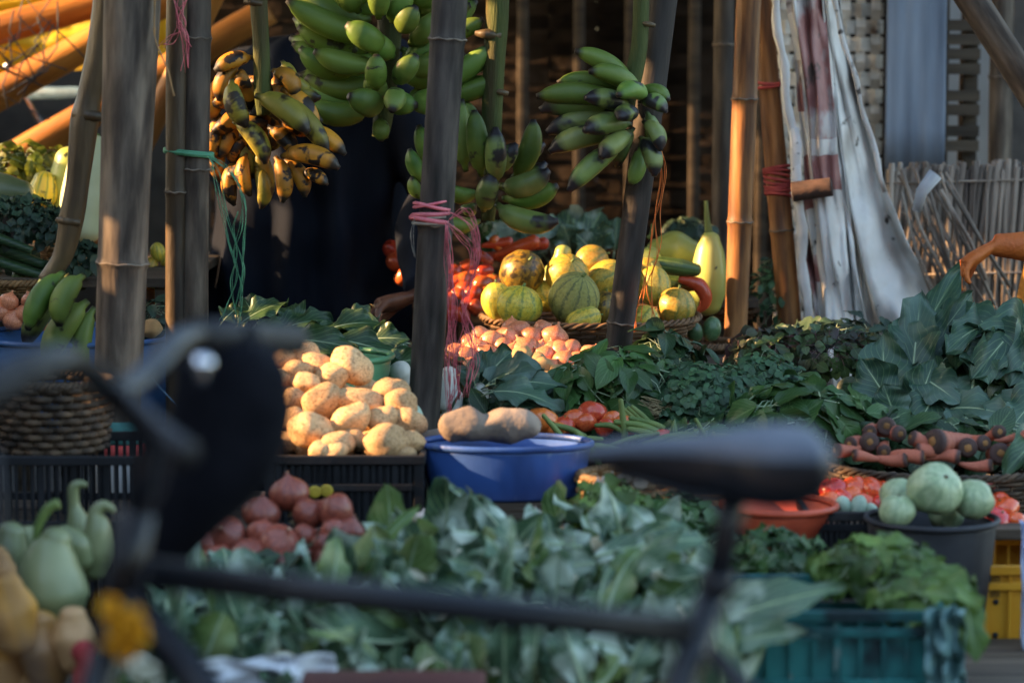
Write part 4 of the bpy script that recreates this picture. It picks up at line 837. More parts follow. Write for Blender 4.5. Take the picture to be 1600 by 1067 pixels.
# big gourds on the left stand
gourd('white_gourd', 'big blocky white gourd with dark pits on the left stand', 'gourd', [(150,226,6),(148,232,26),(142,260,36),(134,310,40),(128,352,36),(126,368,8)], 6.4, m_ash, None, [(150,222,2),(155,212,2),(140,205,1.5)])
gourd('yellow_gourd', 'yellow rimmed gourd behind the white gourd', 'gourd', [(118,240,4),(112,250,26),(106,290,32),(104,330,26),(104,342,4)], 6.55, m_pear)
gourd('yellow_gourd', 'golden edged round gourd left of the white gourd', 'gourd', [(72,276,4),(70,282,18),(66,305,24),(64,328,4)], 6.5, m_melon)
gourd('bottle_gourd', 'pale bottle gourd at the edge with its stem pointing at the banana stalk', 'gourd', [(44,304,4),(36,302,20),(10,300,28),(-30,296,32),(-60,292,8)], 6.3, m_gourd, None, [(40,302,6),(62,312,4),(92,330,3.5)])
# leeks
for k, (a, b, r) in enumerate((((-30,378),(70,415),10), ((-30,400),(82,436),9), ((-30,362),(50,392),8))):
    gourd('leek', ['dark leek on top of the left basket','dark leek lowest of the three','dark leek farthest back of the three'][k], 'leek', [(a[0],a[1],r),((a[0]+b[0])/2,(a[1]+b[1])/2,r),(b[0],b[1],r*.8)], 6.1-.03*k, m_leafdark, 'leeks on the left stand')
# foreground gourds and squashes
Gg = 'pale gourds at the lower left'
gourd('bottle_gourd', 'largest pale gourd, pear shaped, above the tan squashes', 'gourd', [(95,828,4),(88,842,24),(82,862,38),(78,892,52),(80,930,62),(84,965,45),(86,985,6)], 4.25, m_gourd, Gg, [(56,845,6),(60,820,7),(75,795,8),(92,786,8)])
gourd('bottle_gourd', 'pale gourd at the frame edge beside the largest one', 'gourd', [(20,820,4),(18,832,22),(14,862,32),(10,905,30),(6,930,5)], 4.35, m_gourd, Gg)
gourd('bottle_gourd', 'small pale gourd lying over the largest one', 'gourd', [(88,836,4),(98,838,20),(118,852,24),(128,876,18),(130,890,4)], 4.32, m_gourd, Gg)
gourd('bottle_gourd', 'pale gourd with its neck curling like a hook beside the bicycle fork', 'gourd', [(178,800,4),(172,793,7),(160,790,9),(150,802,12),(152,825,22),(150,862,28),(146,890,20),(145,900,4)], 4.35, m_gourd, Gg)
gourd('bottle_gourd', 'pale gourd with a tall hooked stem reaching up to the dark crate', 'gourd', [(136,758,4),(124,756,7),(115,764,9),(116,790,9),(122,815,18),(126,850,26),(126,880,8)], 4.45, m_gourd, Gg)
gourd('bottle_gourd', 'thin necked pale gourd peeping between the larger ones', 'gourd', [(40,820,5),(44,835,18),(48,860,20),(50,880,5)], 4.42, m_gourd, Gg)
Gs = 'tan squashes at the lower left'
for k, (a, b, r) in enumerate((((10,900),(30,1010),34), ((60,960),(78,1060),36), ((-10,980),(10,1080),34), ((110,950),(120,1040),28), ((0,860),(-10,920),26), ((40,1050),(60,1120),30))):
    gourd('squash', ['tan squash with orange streaks under the edge gourd','long tan squash below the largest pale gourd','squash cut by the frame edge at the bottom corner','pinkish tan squash beside the marigold garland','tan squash highest at the frame edge','tan squash lowest of the pile'][k], 'squash', [(a[0],a[1],4),(a[0]*.85+b[0]*.15,a[1]*.85+b[1]*.15,r*.75),((a[0]+b[0])/2,(a[1]+b[1])/2,r*1.25),(b[0]*.85+a[0]*.15,b[1]*.85+a[1]*.15,r*.95),(b[0],b[1],4)], 4.12+.03*(k % 3), m_squash, Gs, lump=.010)
gourd('red_cloth', 'crumpled red cloth below the squashes', 'cloth', [(112,1010,8),(128,1015,18),(140,1035,22),(128,1060,16),(120,1080,6)], 4.05, m_redcloth)
for (nm, lb_, ct, tl, tr, br, bl, Y, mt, sd_) in (('white_sack', 'crumpled white plastic sack at the bottom edge under the cauliflowers', 'sack', (300,1028), (520,1022), (530,1110), (290,1110), 3.92, m_sack, 8), ('blue_cloth', 'pale blue cloth hanging at the edge over the yellow crate', 'cloth', (1592,812), (1640,815), (1640,1090), (1596,1090), 4.68, m_bluecloth, 9), ('plastic_film', 'pale plastic film draped over the corner of the teal crate', 'film', (1446,952), (1508,948), (1512,1100), (1452,1100), 4.10, m_net, 11)):
    cloth(nm, lb_, ct, tl, tr, br, bl, Y, mt, 2.0, .009, n=30, nv=24, seed=sd_, solid=.001)

# ------------------------------------------------------------------ bananas
def banana_mesh(L, r, bend, mt, tl=.12, seed=0, name='banana'):
    m = MB(); n = 20; pts = []; rad = []
    for i in range(n):
        t = i/(n-1); a = bend*(t-.5); Rr = L/bend
        pts.append(Vector((Rr*(math.cos(a)-math.cos(bend/2)), 0, Rr*(math.sin(a)+math.sin(bend/2)))))
        if t < tl: q = .26+.10*t/tl
        elif t > .93: q = .40*(1-(t-.93)/.07*.35)
        else:
            s = (t-tl)/(.92-tl); q = .36+.64*math.sin(math.pi*min(1, s*.93+.03))**.55
            if s > .85: q = max(.40, q*(1-.1*(s-.85)/.15))
        rad.append(r*q)
    m.tube(pts, rad, 15, sect=lambda a: 1+.07*abs(math.cos(2.5*a+seed))**3-.02); me = m.build(name, mt); return me
def banana_protos(mt, n=3, L=.145, r=.021, bend=.9):
    out = []
    for k in range(n): o = banana_mesh(L*(1+.08*math.sin(k*2)), r, bend*(1+.25*math.cos(k*3)), mt, seed=k); PROTO.append(o); out.append(o)
    return out
def banana_at(pr, parent, uv0, uv1, Y0, Y1, rpx, base, curvdir=None):
    """place a banana from stalk end (uv0) to tip (uv1)"""
    a, b = P(*uv0, Y0), P(*uv1, Y1); d = b-a; o = pr[SERIAL[0] % len(pr)].copy(); SERIAL[0] += 1; C.objects.link(o); o.parent = parent
    z = d.normalized(); cv = Vector(curvdir) if curvdir else Vector((0,-.8,.4)); x = (cv - z*cv.dot(z)).normalized(); y = z.cross(x)
    M_ = Matrix((x, y, z)).transposed()
    # chord length of the prototype
    s = d.length/.140; rs = px(rpx, (Y0+Y1)/2)/.021*1.03
    o.location = a-base; o.rotation_euler = M_.to_euler(); o.scale = (rs*.5+s*.5, rs, s); return o
bg_ = banana_protos(m_ban_green, 4, .145, .021, .8); bw_ = banana_protos(m_ban_worn, 4, .135, .021, .8); brp = banana_protos(m_ban_ripe, 3, .14, .021, .9); bmd = banana_protos(m_ban_mid, 2, .14, .021, .9)
def stalk(parent, base, pts, rads, Y, mt, nodes=()):
    m = MB(); ps = curve([P(u, v, Y) for (u, v) in pts], 8); m.tube([p-base for p in ps], lerpr([px(r, Y) for r in rads], len(ps)), 12, sect=lambda a: 1+.06*math.cos(4*a)); m.build('stalk', mt, parent)
    for (u, v, r) in nodes:
        m = MB(); c = P(u, v, Y)-base; m.tube([c+Vector((-px(r*1.1,Y),-.012,.002)), c+Vector((0,-.02,0)), c+Vector((px(r*1.2,Y),-.016,-.004))], [px(r*.3,Y), px(r*.5,Y), px(r*.35,Y)], 8); m.build('cut_scar', m_stalk_old, parent)
def ties(parent, base, u, v, Y): pass
BG = 'banana bunches hanging from the beam'
# bunch hanging by the leaning pole
Y = 5.88; b0 = P(995, 140, Y); t = empty('banana_bunch', b0, 'blemished green banana bunch hanging in front of the leaning pole', 'banana bunch', BG)
stalk(t, b0, [(1000,-330),(1002,-100),(1001,40),(994,100),(978,160),(960,210)], [12,12,12,13,14,8], Y+.03, m_stalk, [(1012,38,9)])
for (a, c, r, ya, yb, w_) in (
    ((988,132),(898,80),15,.02,-.02,0),((1000,150),(920,112),17,0,-.06,0),((975,160),(850,152),17,0,-.02,0),((975,178),(824,172),18,.03,0,1),((985,172),(908,152),18,-.03,-.09,1),((1008,155),(965,150),17,-.02,-.12,0),
    ((1002,140),(1042,155),15,.02,-.02,0),((1000,160),(1048,178),17,-.02,-.06,1),((990,180),(966,185),18,-.05,-.13,1),((1005,190),(1034,240),16,-.02,-.06,1),((985,195),(914,205),20,-.02,-.1,1),((980,195),(835,210),17,.03,.0,1),((985,210),(935,250),19,-.02,-.09,1),
    ((965,215),(850,240),19,.02,-.02,1),((975,225),(890,298),17,.0,-.03,1),((1000,215),(1026,285),17,0,-.05,1),((1000,230),(985,290),15,.04,.02,0),((980,150),(870,130),14,.06,.05,0),((1010,175),(1020,240),15,.05,.03,1),((990,200),(960,270),16,.05,.04,1)):
    banana_at(bw_ if w_ else bg_, t, a, c, Y+ya, Y+yb, r*.96, b0, (0,-.3,1) if c[0] < 980 else (.6,-.4,.6))
# bunch behind the middle pole
Y = 6.12; b0 = P(775, 240, Y); t = empty('banana_bunch', b0, 'green banana bunch with upright fingers on a thick stalk beside the middle pole', 'banana bunch', BG)
stalk(t, b0, [(776,-330),(778,-100),(777,20),(772,100),(768,200),(765,300),(762,345)], [17,17,17,16,15,13,10], Y+.03, m_stalk, [(762,54,17),(782,144,10)])
for (a, c, r, ya, yb, w_, cv) in (
    ((752,275),(741,172),17,-.05,-.08,0,(0,-1,0)),((775,285),(774,192),17,-.06,-.1,1,(0,-1,0)),((728,268),(722,165),15,-.02,-.03,0,(-.5,-1,0)),((780,268),(812,218),14,0,-.04,1,(0,-1,.3)),((700,275),(712,180),15,.03,.02,0,(-.6,-.6,0)),
    ((745,300),(700,292),17,-.02,-.06,0,(0,-.4,-1)),((755,330),(768,272),17,-.05,-.09,1,(0,-1,0)),((780,290),(870,262),22,-.02,-.06,1,(0,-.3,-1)),((785,310),(872,290),22,0,-.03,0,(0,-.3,-1)),((775,318),(880,348),20,-.03,-.07,1,(0,-.3,-1)),
    ((750,345),(690,345),17,0,-.03,0,(0,-.3,-1)),((800,280),(835,180),17,.03,.0,0,(.5,-.3,0)),((690,270),(654,195),16,.04,.03,0,(-.6,-.4,0)),((680,285),(640,232),15,.03,.0,0,(-.6,-.4,0)),((665,310),(645,280),14,.03,.0,0,(-.6,-.4,0)),((700,250),(660,210),14,.05,.06,0,(-.6,-.4,0)),
    ((790,300),(858,250),18,.06,.06,1,(0,-.3,-1)),((745,318),(718,325),15,.05,.06,1,(0,-.3,-1)),((780,250),(850,225),16,.07,.07,1,(0,-.3,-1))):
    banana_at(bw_ if w_ else bg_, t, a, c, Y+ya, Y+yb, r, b0, cv)
# large fresh bunch
Y = 6.15; b0 = P(610, 60, Y); t = empty('banana_bunch', b0, 'largest banana bunch, fresh green, with many rows of fingers', 'banana bunch', BG)
stalk(t, b0, [(612,-330),(612,-100),(608,60),(600,170),(594,215)], [18,18,18,15,12], Y+.1, m_stalk)
rr = random.Random(11)
big = [((580,170),(470,158),20,0,-.03),((560,160),(542,152),0,0,0),((596,168),(544,150),21,-.06,-.14),((620,150),(612,175),17,-.08,-.17),((640,160),(700,160),20,-.03,-.06),((560,110),(462,72),20,0,-.03),((590,100),(490,80),20,-.04,-.08),((600,75),(540,38),20,-.08,-.13),((600,60),(462,5),19,-.02,-.05),((580,30),(450,-25),20,0,-.02),
       ((588,140),(588,85),17,-.1,-.14),((618,130),(652,85),17,-.1,-.14),((640,115),(700,90),19,-.04,-.06),((600,125),(470,120),19,.02,0),((625,50),(650,10),18,-.1,-.15),((640,70),(700,20),19,-.04,-.07),((592,30),(594,-30),17,-.1,-.14),((562,20),(520,-35),18,-.08,-.1),((640,10),(690,-40),18,-.04,-.07),((660,130),(765,70),18,.02,.0),
       ((680,150),(775,120),18,.03,.01),((700,160),(750,190),16,.04,.03),((680,50),(755,30),17,.03,.0),((690,100),(778,78),17,.04,.03),((594,185),(596,218),13,0,-.02),((560,175),(520,178),15,.04,.03),((615,90),(570,55),18,-.05,-.1),((612,35),(640,-20),18,-.05,-.1),((575,80),(475,45),18,.03,.02),((610,160),(655,165),18,-.02,-.08),((590,0),(480,-60),18,0,0),((640,40),(745,0),18,.05,.05),((600,150),(575,120),17,-.02,-.06),((635,100),(690,60),18,0,-.03),((560,0),(500,0),18,.06,.06),((700,130),(745,150),16,.05,.05)]
for (a, c, r, ya, yb) in big:
    if r: banana_at(bg_, t, a, c, Y+ya, Y+yb, r, b0, (0,-.2,-1) if abs(a[0]-c[0]) > 60 else ((0,-1,0)))
for k in range(34):
    s_ = rr.choice((-1, 1)); a_ = (605+s_*rr.uniform(5,50), rr.uniform(-20,165)); l_ = rr.uniform(75,125); an = rr.uniform(-.5,.35)
    banana_at(bg_, t, a_, (a_[0]+s_*l_*math.cos(an), a_[1]+l_*math.sin(an)), Y+rr.uniform(.02,.10), Y+rr.uniform(.0,.10), rr.uniform(16,19), b0, (0,-.2,-1))
# ripe bunch
Y = 5.9; b0 = P(405, 180, Y); t = empty('banana_bunch', b0, 'overripe orange banana bunch spotted black beside the green raffia', 'banana bunch', BG)
stalk(t, b0, [(400,-330),(402,-100),(404,0),(408,70),(410,140),(412,180)], [14,14,13,12,13,10], Y-.02, m_stalk, [(396,4,12)])
rip = [((395,90),(338,110),15,0,-.02,0),((375,100),(338,165),15,.02,0,0),((362,125),(385,195),18,-.05,-.08,1),((365,190),(418,260),17,-.04,-.06,1),((400,150),(478,205),21,-.06,-.1,1),((425,110),(465,155),17,0,-.02,0),((430,150),(508,235),15,-.04,-.06,1),((440,140),(500,215),15,0,-.02,0),
       ((440,245),(535,265),16,-.05,-.08,0),((470,200),(536,240),15,0,-.02,0),((430,245),(442,325),14,-.02,-.03,0),((445,250),(478,312),14,0,-.02,0),((470,270),(510,288),13,-.02,-.04,0),((400,260),(408,330),13,.02,.02,1),((385,240),(392,310),13,.03,.02,0),((345,180),(335,250),15,.05,.04,0),((350,120),(335,200),15,.05,.05,0),((370,250),(366,325),13,.05,.05,0),((420,200),(460,240),16,.0,-.03,0),((375,110),(392,140),13,.0,-.02,0),((390,215),(360,260),14,.05,.05,0),((430,175),(500,190),15,.05,.05,0),((440,95),(455,140),13,.04,.04,1),((355,200),(345,290),14,.07,.07,0)]
for (a, c, r, ya, yb, w_) in rip: banana_at(bmd if w_ else brp, t, a, c, Y+ya, Y+yb, r, b0, (.7,-.4,.5) if c[0] > 400 else (-.7,-.5,.3))
for k in range(22):
    a_ = (400+rr.uniform(-45,40), rr.uniform(110,235)); an = rr.uniform(.2,2.6); l_ = rr.uniform(60,85)
    banana_at(brp if k % 3 else bmd, t, a_, (a_[0]+l_*math.cos(an), a_[1]+l_*math.sin(an)), Y+rr.uniform(.02,.08), Y+rr.uniform(.0,.08), rr.uniform(13,16), b0, (.5,-.4,-.5))
# hanging hand near the thick pole
Y = 5.55; b0 = P(115, 430, Y); t = empty('banana_bunch', b0, 'last green bananas on a bare withered stalk beside the thick pole', 'banana bunch', BG)
stalk(t, b0, [(176,-330),(172,-60),(160,60),(140,150),(132,190),(122,280),(112,340),(98,400),(70,440)], [22,22,21,18,22,17,19,15,12], Y-.02, m_stalk_old, [(138,180,20),(108,345,16)])
for (a, c, r, ya, yb, w_) in (((100,425),(48,508),21,-.05,-.1,0),((132,430),(90,516),22,-.07,-.12,0),((138,470),(72,570),24,-.02,-.05,0),((148,480),(132,590),17,0,-.02,0),((110,430),(40,540),18,.05,.02,1),((90,430),(60,470),14,.04,.02,1)):
    banana_at(bw_ if w_ else bg_, t, a, c, Y+ya, Y+yb, r, b0, (-.8,-.3,.2))
# ------------------------------------------------------------------ leaves and bunches
RIB = [1.0]
def bigleaf(m, a, b, W, n, curl=.5, fold=.15, wav=.18, lobes=0, seed=0, nt_=16, ns=11, out=None, rib=None, petiole=0):
    """leaf from a to b (chord), midrib bulging towards n"""
    a = Vector(a); b = Vector(b); d = (b-a); L = d.length; d.normalize(); n = Vector(n); n = (n-d*n.dot(d)).normalized(); s = d.cross(n)
    st = Quaternion(s, curl/2) @ d; nn = Quaternion(s, curl/2) @ n; arc = L/(math.sin(curl/2)/(curl/2)) if abs(curl) > .01 else L
    st0 = st.copy(); n0 = nn.copy(); a0 = a.copy()
    if petiole:
        m2 = rib or m; m2.tube([a - st*petiole + n*(-.3*petiole), a - st*petiole*.5 - n*.05*petiole, a], [W*.06, W*.055, W*.05], 6)
    m.leaf(a, st, nn, arc, W, curl, fold, wav, out, nt_, ns, lobes, seed)
    if rib:
        p = a0; d = st0.copy(); q = n0.copy(); ps = []
        for k in range(nt_):
            ps.append(p - q*W*.02); d = Quaternion(s, -curl/(nt_-1)) @ d; q = Quaternion(s, -curl/(nt_-1)) @ q; p = p + d*(arc/(nt_-1))
        rib.tube(ps, [RIB[0]*W*(.12*(1-k/nt_)+.012) for k in range(nt_)], 6)
def leafbunch(name, label, cat, base, specs, ml, ms=m_leafstem, group=None, part='leaf', solid=0):
    """specs: (u0,v0,Y0,u1,v1,Y1,Wpx,normal,curl,lobes) one child leaf each"""
    b0 = P(*base); t = empty(name, b0, label, cat, group)
    for k, s in enumerate(specs):
        u0, v0, Y0, u1, v1, Y1, W = s[:7]; n = s[7] if len(s) > 7 else (0,-.7,.7); cu = s[8] if len(s) > 8 else .6; lo = s[9] if len(s) > 9 else 0
        m = MB(); r_ = MB(); bigleaf(m, P(u0,v0,Y0)-b0, P(u1,v1,Y1)-b0, px(W,(Y0+Y1)/2), n, cu, .14+.1*math.sin(k), .34, lo, k+len(label), rib=r_, petiole=.03)
        o = m.build(part, ml, t); r_.build('midrib', ms, o)
    return t
def rv(r_, a=1): return Vector((r_.uniform(-a,a), r_.uniform(-a,a), r_.uniform(-a,a)))
def mound(name, label, cat, c, rad, n, L, W, ml, kind='oval', stem=None, seed=1, group=None, up=.5, ymax=.5, curl=.7, wav=.12, out=None):
    r_ = random.Random(seed); c0 = P(*c); Y = c[2]; R3 = (px(rad[0],Y), rad[1], px(rad[2],Y)); m = MB(); q = MB(); t = empty(name, c0, label, cat, group)
    k = 0
    while k < n:
        d = rv(r_)
        if d.length > 1 or d.length < .1: continue
        d.normalize()
        if d.y > ymax or d.z < -.6: continue
        k += 1; f = r_.uniform(.62, 1.03)*(1+.16*noise.noise(d*2.2+Vector((seed,0,0)))); p = Vector((d.x*R3[0], d.y*R3[1], d.z*R3[2]))*f
        nn = (d*1.0 + Vector((0,-.25,up)) + rv(r_, .55)).normalized(); g_ = (rv(r_) + d*.4 + Vector((0,-.1,-.15))).normalized(); g_ = (g_-nn*g_.dot(nn)).normalized()
        l = L*r_.uniform(.65,1.2); w_ = W*l/L*r_.uniform(.8,1.15)
        if kind == 'tri':
            side = g_.cross(nn)
            for e in (-1, 0, 1):
                gg = (g_*(.5 if e else 1)+side*e).normalized(); m.leaf(p+gg*.003, gg, nn+gg*.15, l, w_, .35, .1, .02, lambda t_: math.sin(math.pi*(.04+.94*t_)**.9)**.55, 5, 3)
        else:
            m.leaf(p, g_, nn, l, w_, curl*r_.uniform(.3,1.4), r_.uniform(.02,.3), wav, out, 7 if L > .04 else 5, 5 if L > .04 else 3, 0, r_.uniform(0,9), r_.uniform(-.4,.4))
        if stem and (kind != 'tri' or k % 2 == 0):
            e = p - g_*l*.9 - d*l*.5; q.tube([e*.75 + rv(r_, .004), (e+p)/2+rv(r_,.004), p], max(.0007, W*.05), 4, cap=False)
    m.build('leaves', ml, t)
    if stem: q.build('stems', stem, t)
    return t
SP = lambda t: (math.sin(math.pi*min(1,(t*.95+.05)))**.6)*(1.15-.5*t)
mound('spinach_bunch', 'bunch of dark spinach with long leaves under the leaning pole', 'leafy bunch', (960,608,5.70), (108,.12,64), 190, .085, .022, m_spinach, stem=m_leafstem, seed=3, out=SP)
mound('spinach_bunch', 'broad leaved green bunch just above the bicycle saddle', 'leafy bunch', (1245,655,5.50), (122,.12,52), 130, .085, .032, m_spinach, stem=m_leafstem, seed=5, out=SP)
mound('fenugreek_bunch', 'fenugreek bunch of tiny rounded leaves right of the root tuft', 'leafy bunch', (1100,624,5.66), (88,.12,62), 420, .017, .009, m_fenu, 'tri', m_leafstem, 7)
mound('fenugreek_bunch', 'fenugreek bunch under the golden pole beside the broad leaves', 'leafy bunch', (1190,606,5.76), (78,.12,54), 320, .017, .009, m_fenu, 'tri', m_leafstem, 8)
mound('amaranth_bunch', 'purple tinged amaranth bunch at the foot of the golden pole', 'leafy bunch', (1200,552,6.0), (70,.12,44), 220, .032, .013, m_amar, stem=m_purplestem, seed=9)
mound('amaranth_bunch', 'amaranth bunch with dark leaves before the tarpaulin foot', 'leafy bunch', (1300,556,5.98), (90,.12,48), 280, .030, .013, m_amar, stem=m_purplestem, seed=10)
mound('herb_bunch', 'thin herb bunch between golden pole and wrapped pole', 'leafy bunch', (1203,470,6.75), (36,.08,66), 130, .028, .009, m_fenu, stem=m_leafstem, seed=11)
mound('leaf_heap', 'dark leaves heaped between spinach and fenugreek near the radish', 'leafy bunch', (1040,560,5.86), (55,.08,44), 50, .08, .022, m_leafdark, stem=m_leafstem, seed=12)
mound('herb_bunch', 'dark herb leaves lying behind the pale tomatoes line', 'leafy bunch', (880,625,5.68), (50,.06,26), 60, .045, .014, m_leafdark, stem=m_leafstem, seed=13)
m = MB(); rr = random.Random(4); c0 = P(1040,640,5.60)
for k in range(90):
    d = Vector((-1, rr.uniform(-.6,.2), rr.uniform(-.5,.6))); e = Vector((.03, 0, 0)); m.tube([e+rv(rr,.012), d*.02+rv(rr,.01), d*.045*rr.uniform(.7,1.3)+rv(rr,.012)], .0008, 4, cap=False)
tag(m.build('root_tuft', m_root, loc=c0), 'tuft of pale brown roots sticking out before the fenugreek', 'roots')
# beans
rr = random.Random(21); bl = []
for k in range(20):
    u = 850+k*15+rr.uniform(-8,8); v = rr.uniform(664,704); l = rr.uniform(26,52); a = rr.uniform(-.35,.35)+(0 if rr.random() < .75 else 1.2); bl.append((u, v, l, a))
lb = ordinal_labels([(b[0], b[1]) for b in bl], None, 'green bean', 'the beans above the saddle nose', 12)
for (u, v, l, a), lab in zip(bl, lb):
    Y = 5.46-(v-660)/40*.10; dx, dy = l*math.cos(a), l*math.sin(a); r_ = rr.uniform(4.5,6.5)
    gourd('green_bean', lab, 'bean', [(u-dx,v-dy,1),(u-dx*.9,v-dy*.9-1,r_*.7),(u,v-rr.uniform(2,7),r_),(u+dx*.9,v+dy*.9,r_*.8),(u+dx,v+dy+1,1)], Y, m_spinbean if 'm_spinbean' in globals() else m_stemgreen, 'green beans above the saddle nose', seg=8)
gourd('okra', 'okra pod standing upright among the green beans', 'okra', [(1053,694,5),(1053,682,8),(1053,668,6),(1054,655,1)], 5.42, m_cuc)
# green stems bundle
for k in range(4):
    gourd('leaf_stalk', ['topmost cut green stalk beside the tomatoes','second cut green stalk beside the tomatoes','third cut green stalk beside the tomatoes','lowest cut green stalk beside the tomatoes'][k], 'stalk', [(968+k*6,640-k*2,3),(985+k*6,655-k*2,5),(1004+k*5,672-k*2,5),(1006+k*5,674-k*2,2)], 5.5, m_stemgreen, 'cut green stalks')
# radish leaves
RIB[0] = .5
leafbunch('radish_leaves', 'fanned radish leaves with pale stems above the big yam', 'leaves', (760,600,5.62), [
    (752,600,5.62,800,548,5.64,30,(0,-.8,.5),1.0,3),(765,598,5.6,850,575,5.58,30,(0,-.6,.8),.9,3),(770,600,5.58,885,605,5.56,24,(0,-.7,.7),.8,3),(768,610,5.56,850,640,5.5,22,(0,-.8,.5),.7,3),(750,598,5.62,765,545,5.66,22,(0,-.9,.3),.6,3),(742,600,5.6,735,560,5.64,18,(-.3,-.9,.2),.5,2),(772,612,5.53,878,640,5.5,26,(0,-.5,.8),1.0,4),(775,590,5.66,860,600,5.66,30,(0,-.9,.2),.4,3)], m_collard)
mound('radish_tops', 'small radish leaves crowded behind the pink raffia', 'leaves', (715,600,5.72), (38,.06,40), 45, .05, .014, m_leafdark, stem=m_leafstem, seed=15)
# collards on the right
leafbunch('collard_bunch', 'big bunch of blue green collard leaves the orange hand reaches for', 'leafy bunch', (1420,650,5.75), [
    (1400,610,5.80,1500,420,5.95,38,(-.5,-.9,.2),.5,2),(1425,600,5.78,1440,455,5.9,38,(-.3,-.95,.1),.4,3),(1380,640,5.74,1380,520,5.8,44,(-.1,-.95,.2),.3,2),(1390,630,5.7,1345,560,5.72,38,(-.2,-.9,.3),.6,2),(1440,560,5.85,1520,455,5.9,30,(.1,-.9,.3),.4,3),
    (1430,640,5.68,1460,560,5.72,34,(.1,-.9,.3),.6,2),(1400,660,5.66,1380,600,5.66,32,(0,-.9,.3),.5,1),(1450,580,5.8,1400,500,5.86,40,(0,-.9,.2),.5,3)], m_collard)
leafbunch('collard_bunch', 'drooping blue green collard leaves at the right edge above the carrots', 'leafy bunch', (1540,600,5.70), [
    (1490,500,5.90,1600,545,5.70,40,(-.1,-.6,.8),1.1,4),(1560,520,5.85,1480,545,5.68,36,(0,-.5,.8),1.2,3),(1600,500,5.85,1520,590,5.66,42,(.1,-.8,.5),1.1,3),(1640,500,5.85,1580,600,5.66,42,(.1,-.8,.5),.9,3),(1470,600,5.74,1430,670,5.62,36,(0,-.9,.3),.6,2),
    (1520,600,5.70,1500,690,5.60,40,(0,-.9,.4),.7,3),(1480,640,5.66,1580,650,5.56,36,(0,-.7,.7),.8,3),(1560,620,5.68,1610,690,5.55,40,(0,-.9,.4),.7,2),(1440,590,5.72,1500,630,5.64,32,(0,-.9,.3),.8,3),(1600,560,5.74,1500,560,5.70,38,(0,-.8,.5),.6,3),(1520,540,5.75,1545,600,5.66,30,(0,-.9,.4),.9,3),(1640,600,5.66,1570,680,5.54,34,(0,-.8,.5),.8,3),
    (1500,530,5.88,1560,490,5.92,34,(0,-.7,.6),.6,3),(1570,500,5.9,1640,520,5.85,34,(0,-.6,.7),.8,3)], m_collard)
leafbunch('collard_leaf', 'single collard leaf drooping over the carrot basket rim at the edge', 'leaf', (1590,700,5.2), [(1640,690,5.3,1568,740,5.08,30,(0,-.6,.7),1.0,3)], m_leafdark)
mound('leaf_heap', 'dark undergrowth of leaves beneath the collards', 'leafy bunch', (1480,620,5.85), (150,.08,80), 120, .09, .03, m_leafdark, stem=m_leafstem, seed=17)
mound('leaf_heap', 'shaded leaves between collards and amaranth', 'leafy bunch', (1370,620,5.86), (50,.08,60), 70, .06, .02, m_leafdark, stem=m_leafstem, seed=18)
# leaves left of centre
leafbunch('collard_bunch', 'dark collard leaves with yellow lit edges before the person in black', 'leafy bunch', (480,540,5.75), [
    (370,510,5.8,450,470,5.85,22,(0,-.5,.8),.7,3),(400,500,5.85,380,465,5.9,20,(0,-.6,.7),.6,3),(430,520,5.8,520,500,5.85,26,(0,-.5,.8),.8,3),(500,520,5.78,600,505,5.8,26,(0,-.5,.8),.8,2),(520,530,5.72,630,560,5.7,26,(0,-.7,.7),.6,2),(470,505,5.86,440,480,5.9,26,(0,-.6,.7),.5,3),(560,560,5.66,640,600,5.62,24,(0,-.8,.5),.6,2),(450,530,5.7,560,545,5.66,26,(0,-.8,.5),.6,2),(400,520,5.75,470,530,5.7,24,(0,-.8,.5),.6,3),(540,505,5.85,590,495,5.9,24,(0,-.6,.7),.7,2),(580,530,5.75,640,530,5.74,22,(0,-.8,.5),.7,2),(350,500,5.8,372,480,5.82,18,(0,-.8,.5),.7,2),(600,570,5.64,660,560,5.64,22,(0,-.9,.3),.5,2)], m_leafdark)
mound('leaf_heap', 'low dark leaves between collards and green basin', 'leafy bunch', (500,545,5.85), (150,.10,42), 110, .08, .026, m_leafdark, stem=m_leafstem, seed=19)
mound('leaf_heap', 'dark leaves at the foot of the middle pole beside the radish', 'leafy bunch', (620,575,5.72), (50,.06,36), 45, .06, .02, m_leafdark, stem=m_leafstem, seed=20)
mound('leaf_heap', 'dark leaves behind the blue tub beside the split pole', 'leafy bunch', (240,500,5.95), (44,.08,30), 50, .05, .012, m_kale, stem=m_leafstem, seed=22)
leafbunch('cabbage_leaves', 'pale cabbage leaves behind the orange carrots', 'leaves', (860,370,6.95), [
    (850,400,6.95,800,345,6.98,34,(0,-.9,.3),.6,2),(880,400,6.95,890,325,7.0,40,(0,-.9,.2),.5,2),(900,400,6.92,940,330,6.98,34,(.1,-.9,.2),.5,2),(920,390,6.9,960,360,6.9,26,(.1,-.8,.5),.7,2),(800,390,6.9,770,350,6.95,26,(-.1,-.9,.3),.6,2),(860,390,6.88,830,350,6.86,26,(0,-.8,.5),.8,2),(890,385,6.88,880,350,6.86,26,(0,-.8,.5),.8,2),(930,400,6.85,900,365,6.84,28,(0,-.8,.5),.6,2),(960,390,6.95,965,340,6.98,26,(0,-.9,.2),.5,2)], m_cauleaf)
mound('leaf_heap', 'yellowish leaves behind the carrots beside the middle pole', 'leafy bunch', (775,368,7.0), (50,.08,22), 40, .06, .022, m_mustard, stem=m_leafstem, seed=23)
mound('leaf_heap', 'dark herbs behind the tall gourd', 'leafy bunch', (1075,362,7.1), (40,.08,26), 50, .04, .012, m_kale, stem=m_leafstem, seed=24)
